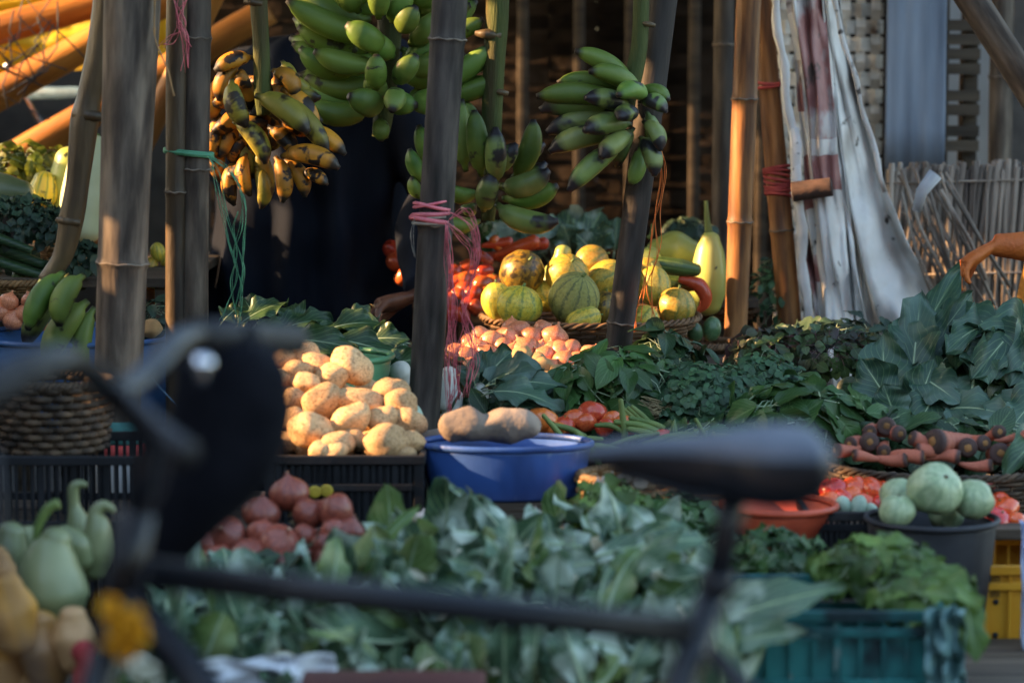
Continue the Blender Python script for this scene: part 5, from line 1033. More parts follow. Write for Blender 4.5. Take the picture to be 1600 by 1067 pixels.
# left stand greens
mound('leaf_heap', 'yellow green leaves lit by the sun at the far left', 'leafy bunch', (35,258,6.7), (95,.10,34), 110, .05, .018, m_yleaf, stem=m_leafstem, seed=25)
mound('kale_bunch', 'curly dark kale bunch at the far left', 'leafy bunch', (30,352,6.15), (85,.10,44), 340, .028, .012, m_kale, stem=None, seed=26, wav=.5)
mound('kale_bunch', 'dark kale leaves beside the thick pole under the white gourd', 'leafy bunch', (125,405,6.1), (44,.08,28), 90, .035, .014, m_kale, stem=None, seed=27, wav=.4)
mound('leaf_heap', 'dark leaves under the leeks at the far left', 'leafy bunch', (50,430,6.2), (90,.08,26), 80, .05, .016, m_kale, seed=28)
# lower greens
mound('coriander_bunch', 'curly light green bunch beside the garlic basket', 'leafy bunch', (955,795,4.82), (62,.09,40), 150, .04, .018, m_mustard, stem=m_leafstem, seed=31, wav=.4)
mound('coriander_bunch', 'small green leaves behind the seat post', 'leafy bunch', (1060,808,4.85), (60,.08,32), 110, .04, .016, m_spinach, stem=m_leafstem, seed=32, wav=.3)
mound('fenugreek_bunch', 'leafy green bunch below the coral basin', 'leafy bunch', (1212,872,4.62), (72,.10,46), 240, .032, .015, m_spinach, stem=m_leafstem, seed=33, wav=.3)
mound('mustard_bunch', 'bright green mustard bunch in front of the charcoal tub', 'leafy bunch', (1370,880,4.42), (90,.10,42), 150, .05, .017, m_mustard, stem=m_leafstem, seed=34, wav=.25)
mound('mustard_bunch', 'mustard leaves spilling over the teal crate corner', 'leafy bunch', (1440,920,4.32), (85,.10,36), 130, .05, .017, m_mustard, stem=m_leafstem, seed=35, wav=.25)
leafbunch('mustard_leaf', 'large drooping leaves hanging over the end of the teal crate', 'leaves', (1500,930,4.2), [(1460,910,4.2,1530,950,4.12,30,(.2,-.6,.8),1.0,2),(1505,925,4.16,1525,1035,4.1,26,(.2,-.95,.1),.5,2),(1440,925,4.15,1500,940,4.1,22,(0,-.6,.8),.7,2)], m_mustard)
mound('leaf_heap', 'shaded greens between seat post and coral basin', 'leafy bunch', (1130,880,4.72), (70,.08,50), 80, .06, .022, m_leafdark, stem=m_leafstem, seed=36)
leafbunch('cauliflower_leaf', 'very long grey green leaf stretching under the saddle toward the teal crate', 'leaf', (1120,980,4.1), [(1085,985,4.08,1320,915,4.05,42,(0,-.75,.65),.5,0),(1100,1010,4.05,1260,985,4.0,26,(0,-.8,.5),.4,0)], m_cauleaf)
RND = lambda t: min(1, t*2.6+.22)*(1-.88*max(0, (t-.70)/.30)**2.2)
# cauliflowers
RIB[0] = 1.0
def mk_cauli(k):
    r_ = random.Random(k+50); t = empty('cauliflower', (0,0,0)); m = MB()
    m.blob((0,0,.012), (.048,.048,.040), 40, 22, .16, 4, k, fn=lambda d, p, th: 1+.10*abs(noise.noise(d*7+Vector((k,0,0)))) + .05*noise.noise(d*16)); m.build('curd', m_curd, t)
    nl = 8
    for i in range(nl):
        a = i*6.283/nl+r_.uniform(-.3,.3); o_ = Vector((math.cos(a), math.sin(a), 0)); b = o_*.03+Vector((0,0,-.05)); L = r_.uniform(.12,.24)
        tip = b+o_*L*r_.uniform(.15,.65)+Vector((0,0,L*r_.uniform(.6,.95)))+rv(r_,.02); m = MB(); q = MB()
        bigleaf(m, b, tip, r_.uniform(.026,.052), -o_+Vector((0,0,.5)), -r_.uniform(.2,1.9), .30, .42, r_.choice((0,3,4)), k*9+i, nt_=12, ns=9, rib=q, out=RND); lf = m.build('leaf', m_caul2 if (i+k) % 4 == 0 else m_cauleaf, t); q.build('midrib', m_leafstem, lf)
    m = MB(); m.tube([(0,0,-.07),(0,0,-.04),(0,0,0)], [.022,.024,.03], 10); m.build('stump', m_leafstem, t)
    PROTO.append(t); return t
cf = [mk_cauli(k) for k in range(4)]
cfp = [(215,1062,4.08),(330,1022,4.08),(440,1052,4.0),(560,1047,4.05),(680,1062,4.0),(790,1052,4.02),(905,1062,4.0),(1010,1052,4.05),(1110,1067,4.05),
       (270,977,4.2),(385,972,4.2),(500,967,4.2),(610,972,4.2),(725,977,4.18),(850,977,4.2),(960,972,4.2),(1065,987,4.15),
       (650,919,4.4),(755,914,4.4),(860,924,4.4),(965,924,4.4),(1060,929,4.4),(700,874,4.6),(800,864,4.62),(890,874,4.6),(1000,884,4.58),(620,1002,4.3),(330,912,4.5),(440,927,4.48),(640,930,4.3),(760,925,4.3),(880,925,4.3),(700,890,4.5),(820,880,4.5),(940,870,4.5),(590,895,4.45),(1030,930,4.25)]
lb = ordinal_labels([(c[0], c[1]) for c in cfp], None, 'cauliflower', 'the front heap', 40)
for (u, v, Y), l in zip(cfp, lb):
    o = copy_tree(cf[SERIAL[0] % 4]); SERIAL[0] += 1; o.location = P(u, v, Y); o.rotation_euler = ((rnd(.9,1.5) if SERIAL[0] % 3 == 0 else rnd(-.2,.7)), rnd(-.7,.7), rnd(-3,3)); s = rnd(.60,.86); o.scale = (s,s,s)
    tag(o, l, 'cauliflower', 'cauliflowers heaped at the front')
# long loose leaves over the cauliflowers
rr = random.Random(77)
for k, (a, b, w_, y0) in enumerate((((930,870),(1110,840),30,4.35), ((880,850),(700,880),26,4.35), ((1090,960),(960,860),34,4.3), ((560,900),(655,790),15,4.35), ((760,900),(850,800),26,4.4), ((1000,900),(1090,930),26,4.25), ((640,880),(565,815),22,4.45), ((930,880),(820,900),24,4.3), ((1080,870),(1000,800),30,4.5), ((820,940),(700,990),24,4.1), ((420,960),(470,1030),14,4.05), ((910,1000),(1010,1040),24,4.0), ((300,950),(250,1000),22,4.1), ((600,930),(500,935),22,4.25), ((360,940),(290,930),26,4.2), ((720,830),(690,800),20,4.6), ((1100,900),(1000,930),28,4.2))):
    leafbunch('cauliflower_leaf', ['pale ribbed leaf lying toward the seat post','grey green leaf left of the pale ribbed one','wide leaf crossing behind the seat tube','upright light green stalk like leaf beside the red onions','curled leaf under the blue basin','leaf in front of the seat tube','leaf leaning against the red onions','flat leaf in the middle of the cauliflowers','leaf reaching up to the garlic basket','leaf just below the top tube','narrow drooping leaf near the white sack','bright midribbed leaf at the bottom of the heap','leaf beside the marigold garland','leaf along the top tube below the onions','blue green leaf between fork and heap','small leaf under the blue basin edge','leaf tucked behind the long ribbed leaf'][k], 'leaf', (*a, y0), [(*a, y0, *b, y0+rr.uniform(-.05,.08), w_, (rr.uniform(-.3,.3),-.7,.6), rr.uniform(.4,1.1), 0)], m_cauleaf if k != 3 else m_mustard, group='loose cauliflower leaves')
mound('leaf_heap', 'dark gaps of leaves inside the cauliflower heap', 'leafy bunch', (660,960,4.5), (420,.12,90), 260, .10, .035, m_leafdark, seed=41)

mound('leaf_heap', 'leaves hanging over the plank edge between beans and carrots', 'leafy bunch', (1150,690,5.44), (180,.06,28), 110, .06, .02, m_spinach, stem=m_leafstem, seed=51)
mound('leaf_heap', 'dark leaves hanging over the plank edge under the collards', 'leafy bunch', (1480,690,5.46), (190,.06,32), 110, .08, .03, m_leafdark, stem=m_leafstem, seed=52)
mound('leaf_heap', 'dark leaves behind the tomatoes and the big yam', 'leafy bunch', (800,650,5.62), (110,.06,34), 70, .06, .02, m_leafdark, stem=m_leafstem, seed=53)
mound('leaf_heap', 'low herbs in shade at the foot of the tarpaulin', 'leafy bunch', (1330,530,6.3), (150,.12,34), 160, .05, .018, m_kale, stem=m_leafstem, seed=54)
# ------------------------------------------------------------------ raffia, cords
def raffia(name, label, Y, strands, r, mt, wrap=None, cat='raffia', n=1, jit=3, seed=0):
    r_ = random.Random(seed); u0, v0 = strands[0][0]; b0 = P(u0, v0, Y); t = empty(name, b0, label, cat); m = MB()
    for s in strands:
        for k in range(n):
            pts = [P(u+r_.uniform(-jit,jit), v+r_.uniform(-jit,jit), Y+r_.uniform(-.008,.008))-b0 for (u, v) in s]; pts[0] = P(*s[0], Y)-b0
            c = curve(pts, 6); m.tube(c, [r*r_.uniform(.6,1.2)*(1+.3*math.sin(i*1.1+k)) for i in range(len(c))], 5, flat=.35)
    m.build('strands', mt, t)
    if wrap:
        q = MB()
        for (u, v, ru, tilt, rr_, du) in wrap:
            c0 = P(u, v, wrap_Y(Y))-b0; rad = px(ru, Y)
            q.tube([c0+Vector((rad*math.cos(a), rad*math.sin(a), tilt*math.cos(a)+du*math.sin(a*2))) for a in [i*math.pi/12 for i in range(25)]], rr_, 6)
        q.build('wraps', mt, t)
    return t
def wrap_Y(Y): return Y+.045
raffia('pink_raffia', 'pink raffia knotted round the middle pole with long frayed ends', 5.45, [
    [(700,330),(738,350),(742,395),(738,440),(722,480),(738,520),(735,580),(728,620)], [(695,345),(722,370),(740,400),(728,460),(724,500),(745,560),(738,600)], [(698,350),(702,400),(704,470),(702,540),(706,600),(704,640)], [(696,350),(700,420),(712,480),(700,560),(700,650)], [(700,352),(698,430),(706,520),(712,590),(708,630)],
    [(700,345),(730,330),(744,365),(746,400),(736,430)], [(720,470),(728,500),(716,560),(720,620)]], .0019, m_pink, [(676,322,29,-.006,.004,.002),(674,334,30,.004,.005,.002),(672,343,30,-.004,.006,.002),(675,318,29,.008,.003,0)], n=5, jit=6, seed=2)
raffia('grey_twine', 'grey twine wound under the pink raffia on the middle pole', 5.45, [[(700,345),(704,380),(698,410)], [(648,340),(644,370),(650,400)]], .0012, m_twine, [(674,348,29,0,.004,0),(674,339,29,.002,.003,0)], n=3, seed=3)
raffia('orange_raffia', 'orange raffia hanging down the leaning pole over the melons', 5.92, [
    [(1032,228),(1040,270),(1030,330),(1034,380),(1020,430),(1018,480),(1016,545)], [(1030,235),(1034,300),(1022,350),(1010,420),(998,480),(992,520)], [(1034,232),(1032,280),(1024,340),(1028,400),(1012,450),(1022,500),(1014,540)], [(1028,300),(1016,380),(1008,440),(1000,500)]], .0024, m_orangerope, None, n=2, jit=2, seed=4)
raffia('green_raffia', 'green raffia tied round two poles and hanging in loops', 5.53, [
    [(325,243),(352,262),(378,300),(378,350),(366,400),(376,450),(374,510)], [(325,245),(345,275),(352,330),(368,390),(360,440),(372,500)], [(327,246),(360,275),(384,320),(380,380),(376,440),(368,480)], [(330,250),(340,300),(356,380),(370,430),(352,480),(345,500)], [(372,330),(366,360),(380,420),(376,470)]], .0026, m_greenrope, None, n=2, jit=3, seed=5)
m = MB(); b0 = P(295,242,5.6)
for k, dv in enumerate((-3, 2, 0)):
    m.tube([b0+Vector((px(38,5.6)*math.cos(a), px(27,5.6)*math.sin(a)-.002*k, px(-dv,5.6)+px(-4,5.6)*math.cos(a)+.004)) for a in [i*math.pi/14 for i in range(29)]], .0032, 6)
tag(m.build('green_band', m_greenrope), 'green raffia band holding the split pole to the bamboo pole', 'raffia')
raffia('pink_raffia', 'faded pink raffia tangled on top of the split pole', 5.54, [[(286,-30),(280,20),(286,50),(292,80)], [(272,0),(285,40),(270,62),(250,70)], [(292,0),(278,30),(290,60),(288,110)]], .0026, m_pink, None, n=4, jit=7, seed=6)
raffia('straw_strip', 'curled dry banana strip between thick pole and split pole', 5.3, [[(243,-30),(242,40),(246,70),(262,110),(272,150)]], .006, m_wicker_gold, None, n=1, jit=1, seed=7, cat='dry strip')
raffia('blue_twine', 'blue twine trailing beside the thick pole to the handlebar', 5.25, [[(222,575),(235,590),(262,620),(290,650)]], .0030, m_bluerope, None, n=1, jit=1, seed=8, cat='twine')
for (nm, lab, v0, v1, mt, ru) in (('teal_wrap', 'teal cloth wrapped round the foot of the thick pole', 655, 690, m_kerbcloth, 42), ('red_wrap', 'red cloth band below the teal wrap on the thick pole', 690, 712, m_redcloth, 43)):
    m = MB(); zz = [zat(v, 5.35) for v in (v1, (v0+v1)/2, v0)]; xc = P(184, 0, 5.35).x
    m.lathe([(px(ru,5.35)-.002, zz[0]), (px(ru+1,5.35), zz[0]+.004), (px(ru+3,5.35), zz[1]), (px(ru,5.35), zz[2]-.003), (px(ru,5.35)-.003, zz[2])], 28, lobe=lambda a, z: 1+.03*math.sin(a*5+z*90), c=(xc, 5.35, 0)); tag(m.build(nm, mt), lab, 'cloth wrap')
m = MB(); xc = P(182, 0, 5.35).x; m.lathe([(.08,0),(.075,.2),(px(47,5.35),.45),(px(46,5.35),zat(714,5.35)),(.03,zat(712,5.35))], 30, c=(xc,5.35,0), lobe=lambda a, z: 1+.03*noise.noise(Vector((math.cos(a)*2, math.sin(a)*2, z*9)))); tag(m.build('cement_foot', m_paint_grey), 'pale cement foot cast round the thick pole', 'pole foot')
# ------------------------------------------------------------------ bicycle
YB = 2.6
def B(u, v, Y=YB): return P(u, v, Y)
gx = B(700, 700).x
bike = empty('bicycle', (0, YB, 0), 'black bicycle parked in front of the stall, out of focus', 'bicycle')
bo = Vector((0, YB, 0))
def btube(name, pts, rad, mt=m_bike, parent=bike, seg=14, cap=True, **k):
    m = MB(); m.tube([Vector(p)-bo for p in pts], rad, seg, cap, **k); return m.build(name, mt, parent)
sc_ = B(1096, 985); ht = B(213, 800); hb = B(178, 985); bb = Vector((sc_.x-.17, YB, .29)); ra = Vector((sc_.x+.36, YB, .335)); fa = Vector((hb.x-.16, YB, .335))
tt0 = B(205, 893); tt1 = B(1100, 988)
btube('top_tube', [tt0, tt1], .0172)
btube('down_tube', [B(196, 930), bb], .020)
btube('head_tube', [ht, hb], .020)
btube('seat_tube', [B(1122, 905), bb], .0175)
for s in (-1, 1):
    btube('seat_stay', [sc_+Vector((.008, .016*s, -.02)), sc_.lerp(ra, .3)+Vector((0, .05*s, 0)), ra+Vector((0, .062*s, 0))], [.009, .008, .007])
    btube('chain_stay', [bb+Vector((.02, .02*s, 0)), ra+Vector((0, .06*s, 0))], .009)
    btube('fork_blade', [hb+Vector((0, .035*s, 0)), hb.lerp(fa, .6)+Vector((.012, .05*s, 0)), fa+Vector((0, .055*s, 0))], [.013, .011, .008])
btube('fork_crown', [hb+Vector((0,-.045,0)), hb+Vector((0,.045,0))], .016)
for (c, nm) in ((ra, 'wheel'), (fa, 'wheel')):
    w_ = bpy.data.objects.new(nm, None); C.objects.link(w_); w_.parent = bike; w_.location = c-bo
    m = MB(); m.tube([(.315*math.cos(a), 0, .315*math.sin(a)) for a in [i*math.pi/32 for i in range(65)]], .019, 10, False); m.build('tyre', m_rubber, w_)
    m = MB(); m.tube([(.292*math.cos(a), 0, .292*math.sin(a)) for a in [i*math.pi/32 for i in range(65)]], .010, 8, False); m.build('rim', m_chrome, w_)
    m = MB()
    for i in range(32):
        a = i*math.pi/16; m.tube([(.02*math.cos(a+.5*(-1)**i), .03*(-1)**i, .02*math.sin(a+.5*(-1)**i)), (.29*math.cos(a), 0, .29*math.sin(a))], .001, 4, False)
    m.build('spokes', m_chrome, w_)
    m = MB(); m.tube([(0,-.05,0),(0,.05,0)], .017, 12); m.build('hub', m_chrome, w_)
m = MB(); m.lathe([(.002,-.002),(.09,-.002),(.092,0),(.09,.002),(.002,.002)], 40); o = m.build('chainring', m_chrome, bike, loc=bb-bo+Vector((0,-.04,0))); o.rotation_euler = (R(90),0,0)
for s in (-1, 1):
    cr_ = btube('crank_arm', [bb+Vector((0,.055*s,0)), bb+Vector((.12*s,.07*s,-.12))], .009, m_chrome)
    m = MB(); pc = bb+Vector((.12*s,.115*s,-.12))-bo; m.box(pc-Vector((.045,.045,.012)), pc+Vector((.045,.045,.012))); m.build('pedal', m_rubber, bike, bevel=.004)
# seat post and saddle
btube('seat_post', [B(1110, 960), B(1135, 830), B(1148, 765)], .0150, m_bike)
btube('seat_clamp', [B(1119, 925), B(1122, 895)], .020, m_bike)
def itp(x, tb):
    for (a, b), (c, d) in zip(tb, tb[1:]):
        if x <= c: return b+(d-b)*(x-a)/(c-a)
    return tb[-1][1]
sd_ = MB(); pts = []; n = 34; na = 26
for j in range(n):
    t = j/(n-1); u = 903+t*402; x = P(u, 720, YB).x
    wd = (.017+.058*(1/(1+math.exp(-(t-.58)*13))))*(1-max(0, t-.93)**2*90) ; wd *= min(1, (t*16+.15))**.5 * min(1, ((1-t)*14+.12))**.5
    top = itp(u, [(903,705),(915,697),(950,690),(1000,683),(1100,674),(1200,664),(1240,664),(1268,670),(1288,684),(1300,702),(1305,722)])
    bot = itp(u, [(903,716),(915,728),(950,738),(1000,749),(1080,772),(1150,794),(1205,802),(1245,796),(1275,778),(1294,756),(1305,732)])
    zt, zb = zat(top, YB), zat(bot, YB); cz = (zt+zb)/2; hz = max(.004, (zt-zb)/2)
    for i in range(na):
        a = 2*math.pi*i/na; cz_ = math.sin(a); k_ = 1.0
        y = wd*math.copysign(abs(math.cos(a))**.8, math.cos(a)); z = cz+hz*(cz_ if cz_ > 0 else cz_*(1 if abs(math.cos(a)) > .5 else .75))
        if cz_ > 0: z = cz+hz*abs(cz_)**.55
        pts.append((x, y, z-0))
i_ = sd_.quadgrid(pts, na, n, True); sd_.f.append(tuple(range(i_+na-1, i_-1, -1))); sd_.uv.append(((0,0),)*na); e_ = i_+(n-1)*na; sd_.f.append(tuple(range(e_, e_+na))); sd_.uv.append(((0,0),)*na)
o = sd_.build('saddle', [m_saddle_sheen, m_bike], bike, sub=1)
for p_ in o.data.polygons:
    if p_.normal.z < .12: p_.material_index = 1  # underside stays black, so only the top carries the painted highlight
for s in (-1, 1): btube('saddle_rail', [B(960,742)+Vector((0,.02*s,0)), B(1080,772)+Vector((0,.022*s,0)), B(1200,776)+Vector((0,.022*s,0)), B(1270,768)+Vector((0,.03*s,0))], .0035, m_bike)
# stem and handlebars
btube('stem', [ht+Vector((0,0,-.02)), B(228,720), B(238,690), B(205,640,2.58), B(168,612,2.56)], [.013,.013,.015,.015,.015])
hp = [(-110,690,2.28),(-50,625,2.30),(30,585,2.34),(95,562,2.40),(140,580,2.48),(168,610,2.56),(205,604,2.62),(245,570,2.68),(278,535,2.74),(320,522,2.82),(380,527,2.92),(455,531,3.02)]
hc = curve([P(*h) for h in hp], 6)
btube('handlebar', hc, .0145)
btube('grip', [P(-110,690,2.28), P(-50,625,2.30), P(30,583,2.34), P(70,568,2.37)], [.019,.019,.019,.018], m_rubber)
btube('grip', [P(310,523,2.80), P(380,527,2.92), P(462,532,3.03)], [.018,.019,.019], m_rubber)
btube('brake_lever', [P(190,612,2.56), P(240,660,2.5), P(270,690,2.46), P(292,712,2.44)], [.008,.009,.012,.016], m_rubber)
btube('brake_cable', [P(-10,700,2.34), P(0,850,2.36), P(35,960,2.40), P(62,1067,2.45), P(90,1200,2.5)], .0032, m_cable)
btube('brake_cable', [P(272,690,2.46), P(250,770,2.5), P(215,820,2.56), P(195,900,2.58)], .0028, m_cable)
m = MB(); m.blob((0,0,0), (.013,.013,.010), 20, 12); m.tube([(0,0,-.02),(0,0,0)], .006, 8); m.build('bell', m_chrome, bike, loc=P(316,568,2.70)-bo)
# hanging bag on the handlebar
bagp = P(355,700,2.86); t = empty('cloth_bag', bagp, 'black cloth bag hanging from the handlebar', 'bag'); m = MB(); pts = []; na, nb = 36, 22
prof = [(296,418,538),(284,436,556),(272,452,590),(262,458,640),(250,446,700),(242,420,755),(236,372,805),(232,325,845),(236,290,884)]
for j in range(nb):
    f = j/(nb-1)*(len(prof)-1); k = min(int(f), len(prof)-2); q = f-k; l, r_, v = [prof[k][i]*(1-q)+prof[k+1][i]*q for i in range(3)]
    th = .050*math.sin(math.pi*min(1, .12+.83*j/(nb-1)))**.5
    a0, a1 = P(l, v, 2.86), P(r_, v, 2.86)
    for i in range(na):
        a = 2*math.pi*i/na; p = (a0+a1)/2+(a1-a0)/2*math.cos(a)+Vector((0, th*math.sin(a), 0)); p += Vector((1,1,1))*.006*noise.noise(p*22); pts.append(p-bagp)
i_ = m.quadgrid(pts, na, nb, True); m.f.append(tuple(range(i_+na-1, i_-1, -1))); m.uv.append(((0,0),)*na); e_ = i_+(nb-1)*na; m.f.append(tuple(range(e_, e_+na))); m.uv.append(((0,0),)*na)
m.build('bag_body', m_bag, t)
for yy in (-.03, .03):
    m = MB(); m.tube(curve([P(318,548,2.86)-bagp+Vector((0,yy,0)), P(330,518,2.86)-bagp+Vector((0,yy*.4,0)), P(370,512,2.88)-bagp, P(392,518,2.9)-bagp+Vector((0,yy*.4,0)), P(398,548,2.86)-bagp+Vector((0,yy,0))], 6), .006, 8, flat=.4); m.build('handle', m_bag, t)
# marigold garland on the head tube
gp = P(198,975,2.55); t = empty('marigold_garland', gp, 'orange marigold garland hanging on the bicycle head tube', 'garland'); m = MB(); rr = random.Random(9)
for k in range(13):
    c0 = P(165+rr.uniform(0,58), 945+rr.uniform(0,75), 2.555+rr.uniform(-.012,.012))-gp
    for i in range(40):
        d = rv(rr).normalized(); m.leaf(c0+d*.003, d, rv(rr), .012, .0035, .5, 0, .1, nt_=4, ns=3)
m.build('blossoms', m_marigold, t); m = MB()
m.tube(curve([P(222,800,2.575)-gp, P(232,870,2.565)-gp, P(215,930,2.56)-gp, P(190,960,2.555)-gp, P(165,930,2.56)-gp, P(180,860,2.57)-gp, P(205,800,2.575)-gp], 5), .0010, 5); m.build('thread', m_cable, t)

# ------------------------------------------------------------------ people
def fuse(mb_, name, mt, voxel, parent=None, loc=None, it=6, deform=None):
    o = mb_.build(name, mt); m1 = o.modifiers.new('r', 'REMESH'); m1.mode = 'VOXEL'; m1.voxel_size = voxel; m1.use_smooth_shade = True
    m2 = o.modifiers.new('s', 'SMOOTH'); m2.iterations = it; m2.factor = .5
    me = bpy.data.meshes.new_from_object(o.evaluated_get(bpy.context.evaluated_depsgraph_get())); bpy.data.objects.remove(o)
    me.shade_smooth(); me.materials.clear(); me.materials.append(mt); q = bpy.data.objects.new(name, me); C.objects.link(q)
    if deform:
        for vv in me.vertices: vv.co = deform(vv.co)
    if parent: q.parent = parent
    if loc is not None: q.location = loc
    return q
def hand(m, wrist, d, n, side, s=1.0, curls=(.5,.6,.7,.8), spread=.08, thumb=.5, rw=.026):
    """d: towards the fingertips, n: out of the palm, side: +1/-1 gives the thumb side (side * d x n)"""
    d = Vector(d).normalized(); n = Vector(n); n = (n-d*n.dot(d)).normalized(); t = d.cross(n)*side; w0 = Vector(wrist)
    m.tube([w0-d*.02*s, w0, w0+d*.03*s, w0+d*.06*s, w0+d*.088*s], [rw*s, rw*.98*s, .034*s, .040*s, .036*s], 14, flat=.45, up=n)
    for k in range(4):
        off = t*(.030-.0195*k)*s; b = w0+d*(.082-.004*abs(k-1.2))*s+off; L = [.072,.080,.075,.060][k]*s; c = curls[k]; fd = (d+t*spread*(1.4-k)).normalized(); ps = [b-fd*.02*s, b]; q = b; ang = 0
        for seg_, fr in ((0, .45), (1, .32), (2, .23)):
            ang += c*(.8 if seg_ == 0 else 1.0); dd = fd*math.cos(ang)+n*math.sin(ang); q = q+dd*L*fr; ps.append(q)
        m.tube(ps, [.0085*s, .0090*s, .0085*s, .0078*s, .0062*s], 9)
    b = w0+d*.022*s+t*.026*s; d1 = (d*.65+t*.75+n*.25).normalized(); d2 = (d*(.9)+t*.2+n*(.3+thumb)).normalized(); m.tube([b-t*.012*s, b, b+d1*.036*s, b+d1*.036*s+d2*.030*s, b+d1*.036*s+d2*.052*s], [.013*s,.013*s,.0105*s,.0095*s,.007*s], 9)
def head(t, hc, face, skin, tilt=0, hair_=True):
    """hc: centre of the head; face: direction looked at"""
    f = Vector(face); f.z = 0; f.normalize(); q = Vector((0,-1,0)).rotation_difference(f); M_ = q.to_matrix()
    def F(x, y, z): return Vector(hc)+M_ @ Vector((x, y, z))
    m = MB()
    m.blob((0,0,0), (.076,.094,.112), 36, 28, fn=lambda d, p, th: 1-.16*max(0,-d.z)*abs(d.x)*1.2-.05*max(0,-d.y)*(1-abs(d.z))); m.blob((0,-.028,-.055), (.050,.058,.055), 20, 14); m.blob((0,-.096,-.018), (.013,.020,.026), 12, 10); m.blob((0,-.085,.022), (.045,.014,.010), 14, 8); m.blob((0,-.084,-.085), (.020,.016,.014), 12, 8)
    for s in (-1, 1): m.blob((.078*s, .005, -.012), (.010,.019,.030), 12, 10)
    m.v = [tuple(F(*v)) for v in m.v]; return m, F
def face_bits(t, b0, F, skin):
    for s in (-1, 1):
        m = MB(); m.blob(F(.031*s,-.079,.008)-b0, (.012,.010,.009), 12, 8); m.build('eye', m_eye, t)
        m = MB(); m.blob(F(.031*s,-.0885,.008)-b0, (.0055,.0035,.0055), 10, 7); m.build('iris', m_hair, t)
    m = MB(); m.blob(F(0,-.093,-.058)-b0, (.022,.008,.007), 14, 8); m.build('mouth', m_lip, t)
    m = MB(); m.blob(F(0,.014,.030)-b0, (.085,.098,.098), 26, 18, .12, 5, 2, fn=lambda d, p, th: 1 if (d.y > -.35 or d.z > .55) else .86); m.build('hair', m_hair, t)
# person in black behind the stall, one hand down on the greens
b0 = Vector((P(485,0,6.85).x, 6.85, 0)); t = empty('person', b0, 'person in a loose black kurta behind the bananas, hand on the greens', 'person')
X = lambda u, v, Y: P(u, v, Y)-b0
hd = Vector((.10, -.10, 1.585)); body = MB(); hm, F = head(t, hd, (.25,-1,-.2), m_skin_dark)
body.v += hm.v; body.f += hm.f; body.uv += hm.uv
body.tube([(0,0,.80),(0,0,.92),(.01,-.01,1.08),(.03,-.03,1.25),(.05,-.05,1.38),(.07,-.07,1.44)], [.165,.17,.155,.175,.165,.07], 20, flat=.66, up=(0,1,0))
body.tube([(.06,-.06,1.38),(.08,-.08,1.46),(.10,-.10,1.54)], [.060,.054,.055], 14)
sh = Vector((.21,-.09,1.37)); el = X(668,300,6.72); wr = X(652,462,6.40)
body.tube([Vector((.08,-.05,1.38)), sh, sh.lerp(el,.5), el, el.lerp(wr,.4), wr], [.06,.058,.047,.040,.037,.026], 14)
sh2 = Vector((-.15,.0,1.36)); el2 = Vector((-.21,.09,1.08)); wr2 = Vector((-.13,.20,.88)); body.tube([Vector((0,0,1.37)), sh2, el2, wr2], [.06,.057,.040,.027], 14); hand(body, wr2, (.3,-.6,-.7), (.5,.5,-.2), 1)
for s in (-1, 1): body.tube([(.09*s,0,.85),(.10*s,.0,.5),(.10*s,.02,.09)], [.095,.062,.040], 14); body.tube([(.10*s,.04,.05),(.10*s,-.06,.035),(.10*s,-.16,.028)], [.035,.038,.028], 10)
hand(body, wr, (-.9,-.32,-.22), (.1,-.25,-1), -1, 1.22, (.40,.48,.55,.62), .20, .2, .024)
fuse(body, 'body', m_skin_dark, .0045, t, it=4); face_bits(t, Vector((0,0,0)), F, m_skin_dark)
k_ = MB()
k_.tube([(-.01,0,.50),(-.01,0,.70),(0,0,.86),(.0,-.01,1.0),(.015,-.02,1.15),(.035,-.035,1.28),(.055,-.05,1.385),(.07,-.065,1.425)], [.285,.275,.265,.255,.245,.240,.19,.075], 24, flat=.66, up=(0,1,0))
k_.tube([Vector((.06,-.05,1.36)), sh+Vector((0,0,.0)), sh.lerp(el,.5), el, el.lerp(wr,.5), wr+Vector((0,0,.012))], [.085,.082,.072,.064,.058,.048], 18)
k_.tube([Vector((0,0,1.36)), sh2, el2, wr2.lerp(el2,.15)], [.08,.08,.07,.06], 18)
def folds(co):
    a = math.atan2(co.y, co.x); n_ = Vector((co.x, co.y, 0)); 
    return co + n_.normalized()*(.020*math.sin(a*9+co.z*6+2*noise.noise(co*3))*(1.3-co.z*.5) + .016*noise.noise(co*9)) if n_.length > .01 else co
fuse(k_, 'kurta', m_blackcloth, .010, t, it=3, deform=folds)
m = MB()
for s in (-1, 1): m.tube([(.09*s,0,.75),(.10*s,.0,.45),(.10*s,.02,.11)], [.115,.09,.075], 18)
fuse(m, 'trousers', m_blackcloth, .012, t)
rg = wr + Vector((-.9,-.32,-.22)).normalized()*.118; m = MB(); dz = Vector((-.6,-.40,-.6)).normalized(); a_ = dz.orthogonal().normalized(); b_ = dz.cross(a_)
m.tube([rg+(a_*math.cos(i*.35)+b_*math.sin(i*.35))*.0105 for i in range(19)], .0022, 6, False); m.build('ring', m_gold, t)
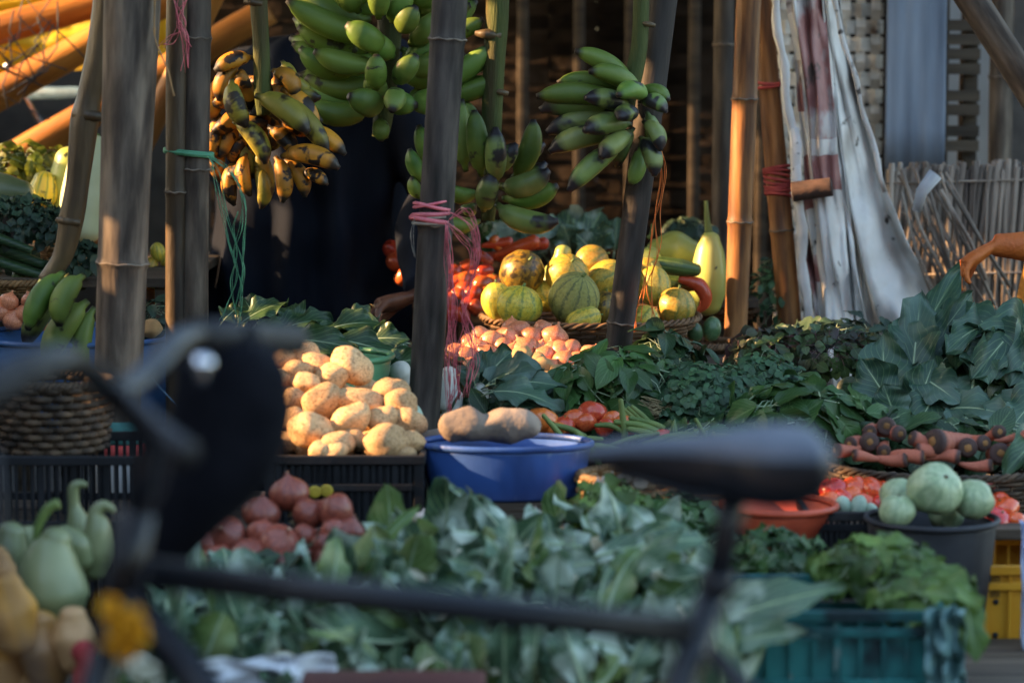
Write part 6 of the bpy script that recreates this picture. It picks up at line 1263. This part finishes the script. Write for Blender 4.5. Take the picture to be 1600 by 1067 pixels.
# person at the right edge reaching for the collards
b0 = Vector((P(1745,0,6.15).x, 6.15, 0)); t = empty('person', b0, 'person at the right edge lit orange, bare forearm reaching for the collard leaves', 'person'); X = lambda u, v, Y: P(u, v, Y)-b0
hd = Vector((.0,-.06,1.60)); body = MB(); hm, F = head(t, hd, (-1,-.4,0), m_skin_sunlit); body.v += hm.v; body.f += hm.f; body.uv += hm.uv
body.tube([(.03,0,.80),(.03,0,.92),(.02,-.01,1.08),(.0,-.03,1.25),(.0,-.04,1.38),(0,-.05,1.44)], [.15,.155,.14,.16,.15,.07], 20, flat=.66, up=(0,1,0)); body.tube([(0,-.05,1.38),(0,-.05,1.46),(0,-.06,1.54)], [.06,.054,.055], 14)
sh = Vector((-.15,-.09,1.36)); el = X(1672,388,6.0); wr = X(1553,383,6.03)
body.tube([Vector((0,-.05,1.37)), sh, sh.lerp(el,.5), el], [.06,.056,.046,.042], 14); body.tube([el, el.lerp(wr,.35), el.lerp(wr,.75), wr], [.042,.043,.032,.0265], 14)
sh2 = Vector((.18,.02,1.36)); el2 = Vector((.27,.05,1.08)); wr2 = Vector((.24,-.05,.84)); body.tube([Vector((0,-.03,1.37)), sh2, el2, wr2], [.06,.055,.040,.027], 14); hand(body, wr2, (0,-.1,-1), (-.8,0,0), 1)
for s in (-1, 1): body.tube([(.03+.09*s,0,.85),(.03+.10*s,.0,.5),(.03+.10*s,.02,.09)], [.09,.06,.040], 14); body.tube([(.03+.10*s,.04,.05),(.03+.10*s,-.06,.035),(.03+.10*s,-.16,.028)], [.035,.038,.028], 10)
hand(body, wr, (-.85,-.15,-.55), (.25,-.15,-1), -1, 1.0, (.35,.40,.5,.6), .05, .35, .0255)
fuse(body, 'body', m_skin_sunlit, .0045, t, it=4); face_bits(t, Vector((0,0,0)), F, m_skin_sunlit)
m = MB(); m.tube([(.03,0,.62),(.03,0,.86),(.02,-.01,1.08),(0,-.03,1.25),(0,-.045,1.385),(0,-.05,1.425)], [.25,.23,.20,.20,.175,.075], 24, flat=.80, up=(0,1,0)); m.tube([Vector((0,-.05,1.36)), sh, sh.lerp(el,.45)], [.08,.076,.066], 16); m.tube([Vector((0,-.03,1.36)), sh2, sh2.lerp(el2,.5)], [.08,.074,.064], 16)
fuse(m, 'shirt', m_orangecloth, .010, t, it=3, deform=folds)
m = MB()
for s in (-1, 1): m.tube([(.03+.085*s,0,.82),(.03+.10*s,.0,.45),(.03+.10*s,.02,.10)], [.11,.085,.070], 18)
m.tube([(.03,0,.75),(.03,0,.95)], [.15,.155], 20, flat=.7, up=(0,1,0)); fuse(m, 'trousers', m_trouser, .012, t)
# remove the prototypes
for o in PROTO: drop(o)
